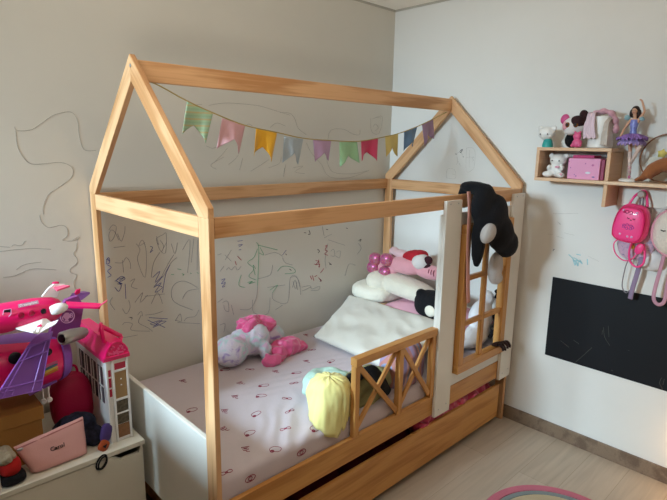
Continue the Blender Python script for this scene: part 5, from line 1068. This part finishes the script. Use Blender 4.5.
# hoop, card, star and brown plush at the right edge of the long shelf
bm = BM(); hc2 = Vector((-0.040, -1.682, ZS + 0.1125)); tube(bm, ring_pts(hc2, (0, 1, 0), (0.18, 0, 1), 0.108, 0.108, 64), 0.0032, n=8, closed=True)
obj('wooden_hoop', bm, mat('hoop_brown', '#8a5a3a', 0.5), smooth=True, label='thin brown hoop leaning on the wall behind the doll', cat='hoop')
bm = BM(); box(bm, (-0.012, -1.80, ZS + 0.0005), (-0.006, -1.600, ZS + 0.115), 0.001); obj('paper_card', bm, mat('ivory_paper', '#dcd6c8', 0.8, var=0.05), label='ivory paper card standing against the wall behind the hoop', cat='card')
bm = BM(); sc_ = Vector((-0.055, -1.668, 1.607)); pts = []
for k in range(10):
    r_ = 0.024 if k % 2 == 0 else 0.013; a = math.pi / 2 + k * math.pi / 5 + 0.2; pts.append(sc_ + Vector((0, r_ * math.cos(a), r_ * math.sin(a))))
prism(bm, pts, (-0.008, 0, 0)); bmesh.ops.bevel(bm, geom=bm.edges[:], offset=0.002, segments=2, affect='EDGES')
obj('star', bm, mat('yellow_felt', '#e0cf72', 0.8), smooth=True, label='small yellow felt star hanging on the brown hoop', cat='star')
bw = thing('plush_toy', 'caramel brown plush animal stretching a paw at the right end of long shelf', 'plush toy', (-0.1, -1.74, ZS))
CAR = mat('caramel_plush', '#9a5d36', 0.9, bump=0.4, bscale=140, sheen=0.2, var=0.1)
bm = BM(); blob(bm, (-0.09, -1.795, ZS + 0.066), (0.06, 0.090, 0.064), sub=4); tube(bm, smoothpath([(-0.10, -1.74, ZS + 0.085), (-0.105, -1.685, ZS + 0.080), (-0.112, -1.645, ZS + 0.050), (-0.115, -1.632, ZS + 0.024)]), [0.034] * 6 + [0.031] * 6 + [0.026] * 6 + [0.024], n=12)
for k in range(4): tube(bm, [(-0.115, -1.64, ZS + 0.032), (-0.118 - 0.012 * (k - 1.5), -1.618 + 0.005 * abs(k - 1), ZS + 0.018), (-0.120 - 0.017 * (k - 1.5), -1.606 + 0.006 * abs(k - 1), ZS + 0.0085)], [0.012, 0.0098, 0.008], n=8)
remesh(obj('body', bm, CAR, parent=bw, smooth=True), 0.005, 0.003, 2)

# backpacks on the hooks
HP_ = mat('neon_pink_vinyl', '#ff4a90', 0.35, var=0.03, coat=0.15); HPD = mat('deep_pink_print', '#c01a63', 0.4)
b1 = thing('backpack', 'small hot pink backpack with a stitched face hanging from the hook board', 'backpack', (-0.08, -1.59, 1.19))
rt = R(7)
def bk(y, z): return Vector((0, (y) * math.cos(rt) - z * math.sin(rt), y * math.sin(rt) + z * math.cos(rt)))
bc = Vector((-0.090, -1.590, 1.280))
def sup(bm, c, r, p=3.2, top=0.0):
    vs = blob(bm, (0, 0, 0), r, p=p, sub=4)
    for v in vs:
        v.co.y *= 1 - top * max(v.co.z / r[2], -0.4)
        q = bk(v.co.y, v.co.z); v.co = c + Vector((v.co.x, q.y, q.z))
bm = BM(); sup(bm, bc, (0.042, 0.074, 0.092), 3.2, 0.12); obj('body', bm, HP_, parent=b1, smooth=True)
bm = BM(); sup(bm, bc + Vector((-0.034, 0, 0)) + bk(0, -0.004), (0.020, 0.064, 0.080), 3.4, 0.12); fpn = obj('front_panel', bm, HP_, parent=b1, smooth=True)
fx_ = bc.x - 0.055
def fp3(y, z, dx=0.0): q = bk(-y, z); return Vector((fx_ + dx, bc.y + q.y, bc.z + q.z))
bm = BM(); tube(bm, smoothpath([fp3(y, z, 0.010) for y, z in ((-0.058, -0.065), (-0.064, -0.02), (-0.058, 0.04), (-0.036, 0.075), (0, 0.083), (0.036, 0.075), (0.058, 0.04), (0.064, -0.02), (0.058, -0.065), (0.03, -0.082), (-0.03, -0.082), (-0.058, -0.065))], 5), 0.0035, n=6); obj('piping', bm, MAG, parent=b1, smooth=True)
bm = BM()
for p in ([(-0.030, 0.060), (-0.018, 0.048), (-0.010, 0.058), (-0.020, 0.062), (-0.030, 0.048), (-0.032, 0.062)], [(-0.012, 0.050), (0.000, 0.062), (0.006, 0.052), (-0.004, 0.044)]): tube(bm, smoothpath([fp3(a, b, 0.002) for a, b in p]), 0.0018, n=5)
obj('bow_print', bm, HPD, parent=fpn)
bm = BM()
for p in ([(-0.010, 0.030), (-0.005, 0.026), (0.000, 0.029)], [(0.014, 0.030), (0.019, 0.026), (0.024, 0.031)], [(0.004, 0.023), (0.008, 0.020), (0.012, 0.023)]): tube(bm, smoothpath([fp3(a, b, 0.001) for a, b in p]), 0.0014, n=5)
obj('face_stitching', bm, INKD, parent=fpn, label='black stitched closed eyes and smile')
bm = BM()
for k in range(7):
    a = k * 0.9; tube(bm, ring_pts(fp3(0.002 + 0.020 * math.cos(a), -0.012 + 0.008 * math.sin(a), 0.001), (0, 1, 0), (0, 0, 1), 0.006, 0.005, 12), 0.0013, n=5, closed=True)
obj('flower_print', bm, mat('violet_print', '#8a2f8c', 0.5), parent=fpn)
for y, z in ((-0.024, -0.052), (0.010, -0.057), (0.028, -0.055), (-0.034, 0.060), (0.024, 0.058)):
    bm = BM(); blob(bm, fp3(y, z, 0.004), (0.004, 0.0062, 0.0062), sub=2); obj('dot', bm, EMB, parent=fpn, smooth=True, label='pale dot')
bm = BM(); tube(bm, smoothpath([(-0.075, -1.560, 1.358), (-0.070, -1.580, 1.405), (-0.045, -1.604, 1.432), (-0.045, -1.622, 1.422), (-0.065, -1.640, 1.360)]), 0.0055, n=8, flat=0.6); obj('handle', bm, HP_, parent=b1, smooth=True)
bm = BM(); tube(bm, smoothpath([(-0.07, -1.545, 1.20), (-0.085, -1.522, 1.175), (-0.085, -1.530, 1.13), (-0.085, -1.565, 1.098), (-0.08, -1.60, 1.10), (-0.075, -1.625, 1.135)]), 0.0030, n=7)
tube(bm, smoothpath([(-0.08, -1.600, 1.195), (-0.10, -1.597, 1.15), (-0.10, -1.606, 1.10), (-0.10, -1.635, 1.077), (-0.10, -1.662, 1.095), (-0.10, -1.665, 1.14), (-0.08, -1.65, 1.185)]), 0.0050, n=7)
blob(bm, (-0.105, -1.640, 1.165), (0.008, 0.018, 0.028), (R(20), 0, 0), sub=3); obj('strap', bm, HP_, parent=b1, smooth=True)
# lilac bag behind the pink one
b2 = thing('backpack', 'lilac and grey bag with hanging straps behind the hot pink backpack', 'backpack', (-0.04, -1.6, 1.09))
LIL = tiedye('lilac_sequin', ['#a08db0', '#c7a9c2', '#d7b7c8', '#8f87a8'], 40, 0.4)
bm = BM(); blob(bm, (-0.036, -1.605, 1.185), (0.026, 0.082, 0.088), p=2.8, sub=4, amp=0.006, freq=14); obj('body', bm, LIL, parent=b2, smooth=True)
bm = BM(); tube(bm, smoothpath([(-0.05, -1.590, 1.115), (-0.058, -1.578, 1.06), (-0.056, -1.572, 0.98), (-0.052, -1.578, 0.945), (-0.05, -1.594, 0.93), (-0.05, -1.606, 0.945)]), 0.0045, n=7, flat=0.5, up=(0, 1, 0)); obj('strap', bm, mat('grey_strap', '#8b8288', 0.7), parent=b2, smooth=True, label='narrow grey strap loop')
bm = BM(); tube(bm, smoothpath([(-0.055, -1.642, 1.12), (-0.062, -1.634, 1.04), (-0.06, -1.622, 0.96), (-0.055, -1.616, 0.905)]), 0.011, n=8, flat=0.3, up=(1, 0, 0)); obj('strap', bm, mat('mauve_strap', '#94809c', 0.7), parent=b2, smooth=True, label='wide mauve strap')
bm = BM(); blob(bm, (-0.068, -1.600, 1.165), (0.010, 0.010, 0.012), sub=2); obj('charm', bm, mat('yellow_charm', '#d8b04a', 0.4), parent=b2, smooth=True, label='small yellow charm')
bm = BM(); tube(bm, smoothpath([(-0.03, -1.59, 1.268), (-0.045, -1.597, 1.34), (-0.042, -1.606, 1.425), (-0.045, -1.618, 1.34), (-0.03, -1.625, 1.268)]), 0.004, n=6); obj('handle', bm, MATS['grey_strap'], parent=b2, smooth=True)
bm = BM(); blob(bm, (-0.030, -1.672, 1.105), (0.022, 0.060, 0.050), p=2.4, sub=4); wb = obj('white_purse', bm, mat('off_white_vinyl', '#d9d6d4', 0.4), smooth=True, label='off-white rounded purse hanging low between the two backpacks', cat='purse')
bm = BM(); tube(bm, smoothpath([(-0.03, -1.65, 1.150), (-0.03, -1.66, 1.30), (-0.045, -1.745, 1.40), (-0.045, -1.76, 1.440), (-0.045, -1.772, 1.40), (-0.03, -1.70, 1.30), (-0.03, -1.69, 1.150)]), 0.0022, n=6); obj('strap', bm, MATS['off_white_vinyl'], parent=wb)
# cream backpack at the frame edge
b3 = thing('backpack', 'cream round backpack with pink trim and drawn face at the right frame edge', 'backpack', (-0.07, -1.75, 1.14))
bm = BM(); blob(bm, (-0.075, -1.768, 1.255), (0.045, 0.088, 0.105), p=2.3, sub=4); obj('body', bm, mat('cream_fur', '#e6dccf', 0.9, bump=0.5, bscale=140, sheen=0.3), parent=b3, smooth=True)
bm = BM(); tube(bm, ring_pts((-0.080, -1.768, 1.255), (0, 1, 0), (0, 0, 1), 0.090, 0.107, 48), 0.0085, n=8, closed=True); obj('trim', bm, mat('blush_trim', '#dba0ae', 0.7), parent=b3, smooth=True, label='blush pink trim')
bm = BM(); tube(bm, smoothpath([(-0.119, -1.720, 1.268), (-0.121, -1.730, 1.264), (-0.121, -1.740, 1.266)]), 0.0022, n=5); tube(bm, smoothpath([(-0.122, -1.795, 1.268), (-0.122, -1.806, 1.264), (-0.120, -1.816, 1.268)]), 0.0022, n=5); obj('eye', bm, INKD, parent=b3)
bm = BM(); tube(bm, smoothpath([(-0.075, -1.738, 1.155), (-0.08, -1.732, 1.08), (-0.08, -1.722, 0.99), (-0.08, -1.722, 0.935), (-0.08, -1.742, 0.912), (-0.08, -1.765, 0.930), (-0.08, -1.768, 1.0), (-0.08, -1.775, 1.16)]), 0.0085, n=8, flat=0.35, up=(1, 0, 0)); obj('strap', bm, mat('dusty_pink_strap', '#c893a4', 0.7), parent=b3, smooth=True, label='dusty pink strap loop')
bm = BM(); tube(bm, smoothpath([(-0.06, -1.735, 1.345), (-0.055, -1.750, 1.415), (-0.050, -1.760, 1.4385), (-0.055, -1.772, 1.415), (-0.06, -1.785, 1.345)]), 0.005, n=7); obj('handle', bm, MATS['blush_trim'], parent=b3, smooth=True)

# look-alikes carry a common group
GROUPS = {'pillow': 'pillows at the head end of the bed', 'backpack': 'backpacks on the hook board', 'figurine': 'animal figurines on the wall shelf', 'toy plane': 'toy planes on the bench', 'shirt': 'clothes on the mattress edge', 'cloth': 'loose cloths'}
for o_ in list(COL.objects):
    c_ = o_.get('category')
    if c_ in GROUPS and c_ not in ('cloth', 'shirt'): o_['group'] = GROUPS[c_]
    if c_ == 'plush toy': o_['group'] = 'plush toys on the bed' if o_.location.z < 1.2 else 'plush toys on the wall shelf'
    if o_.name.startswith('doll_cloth'): o_['group'] = 'cloths on the white pot'
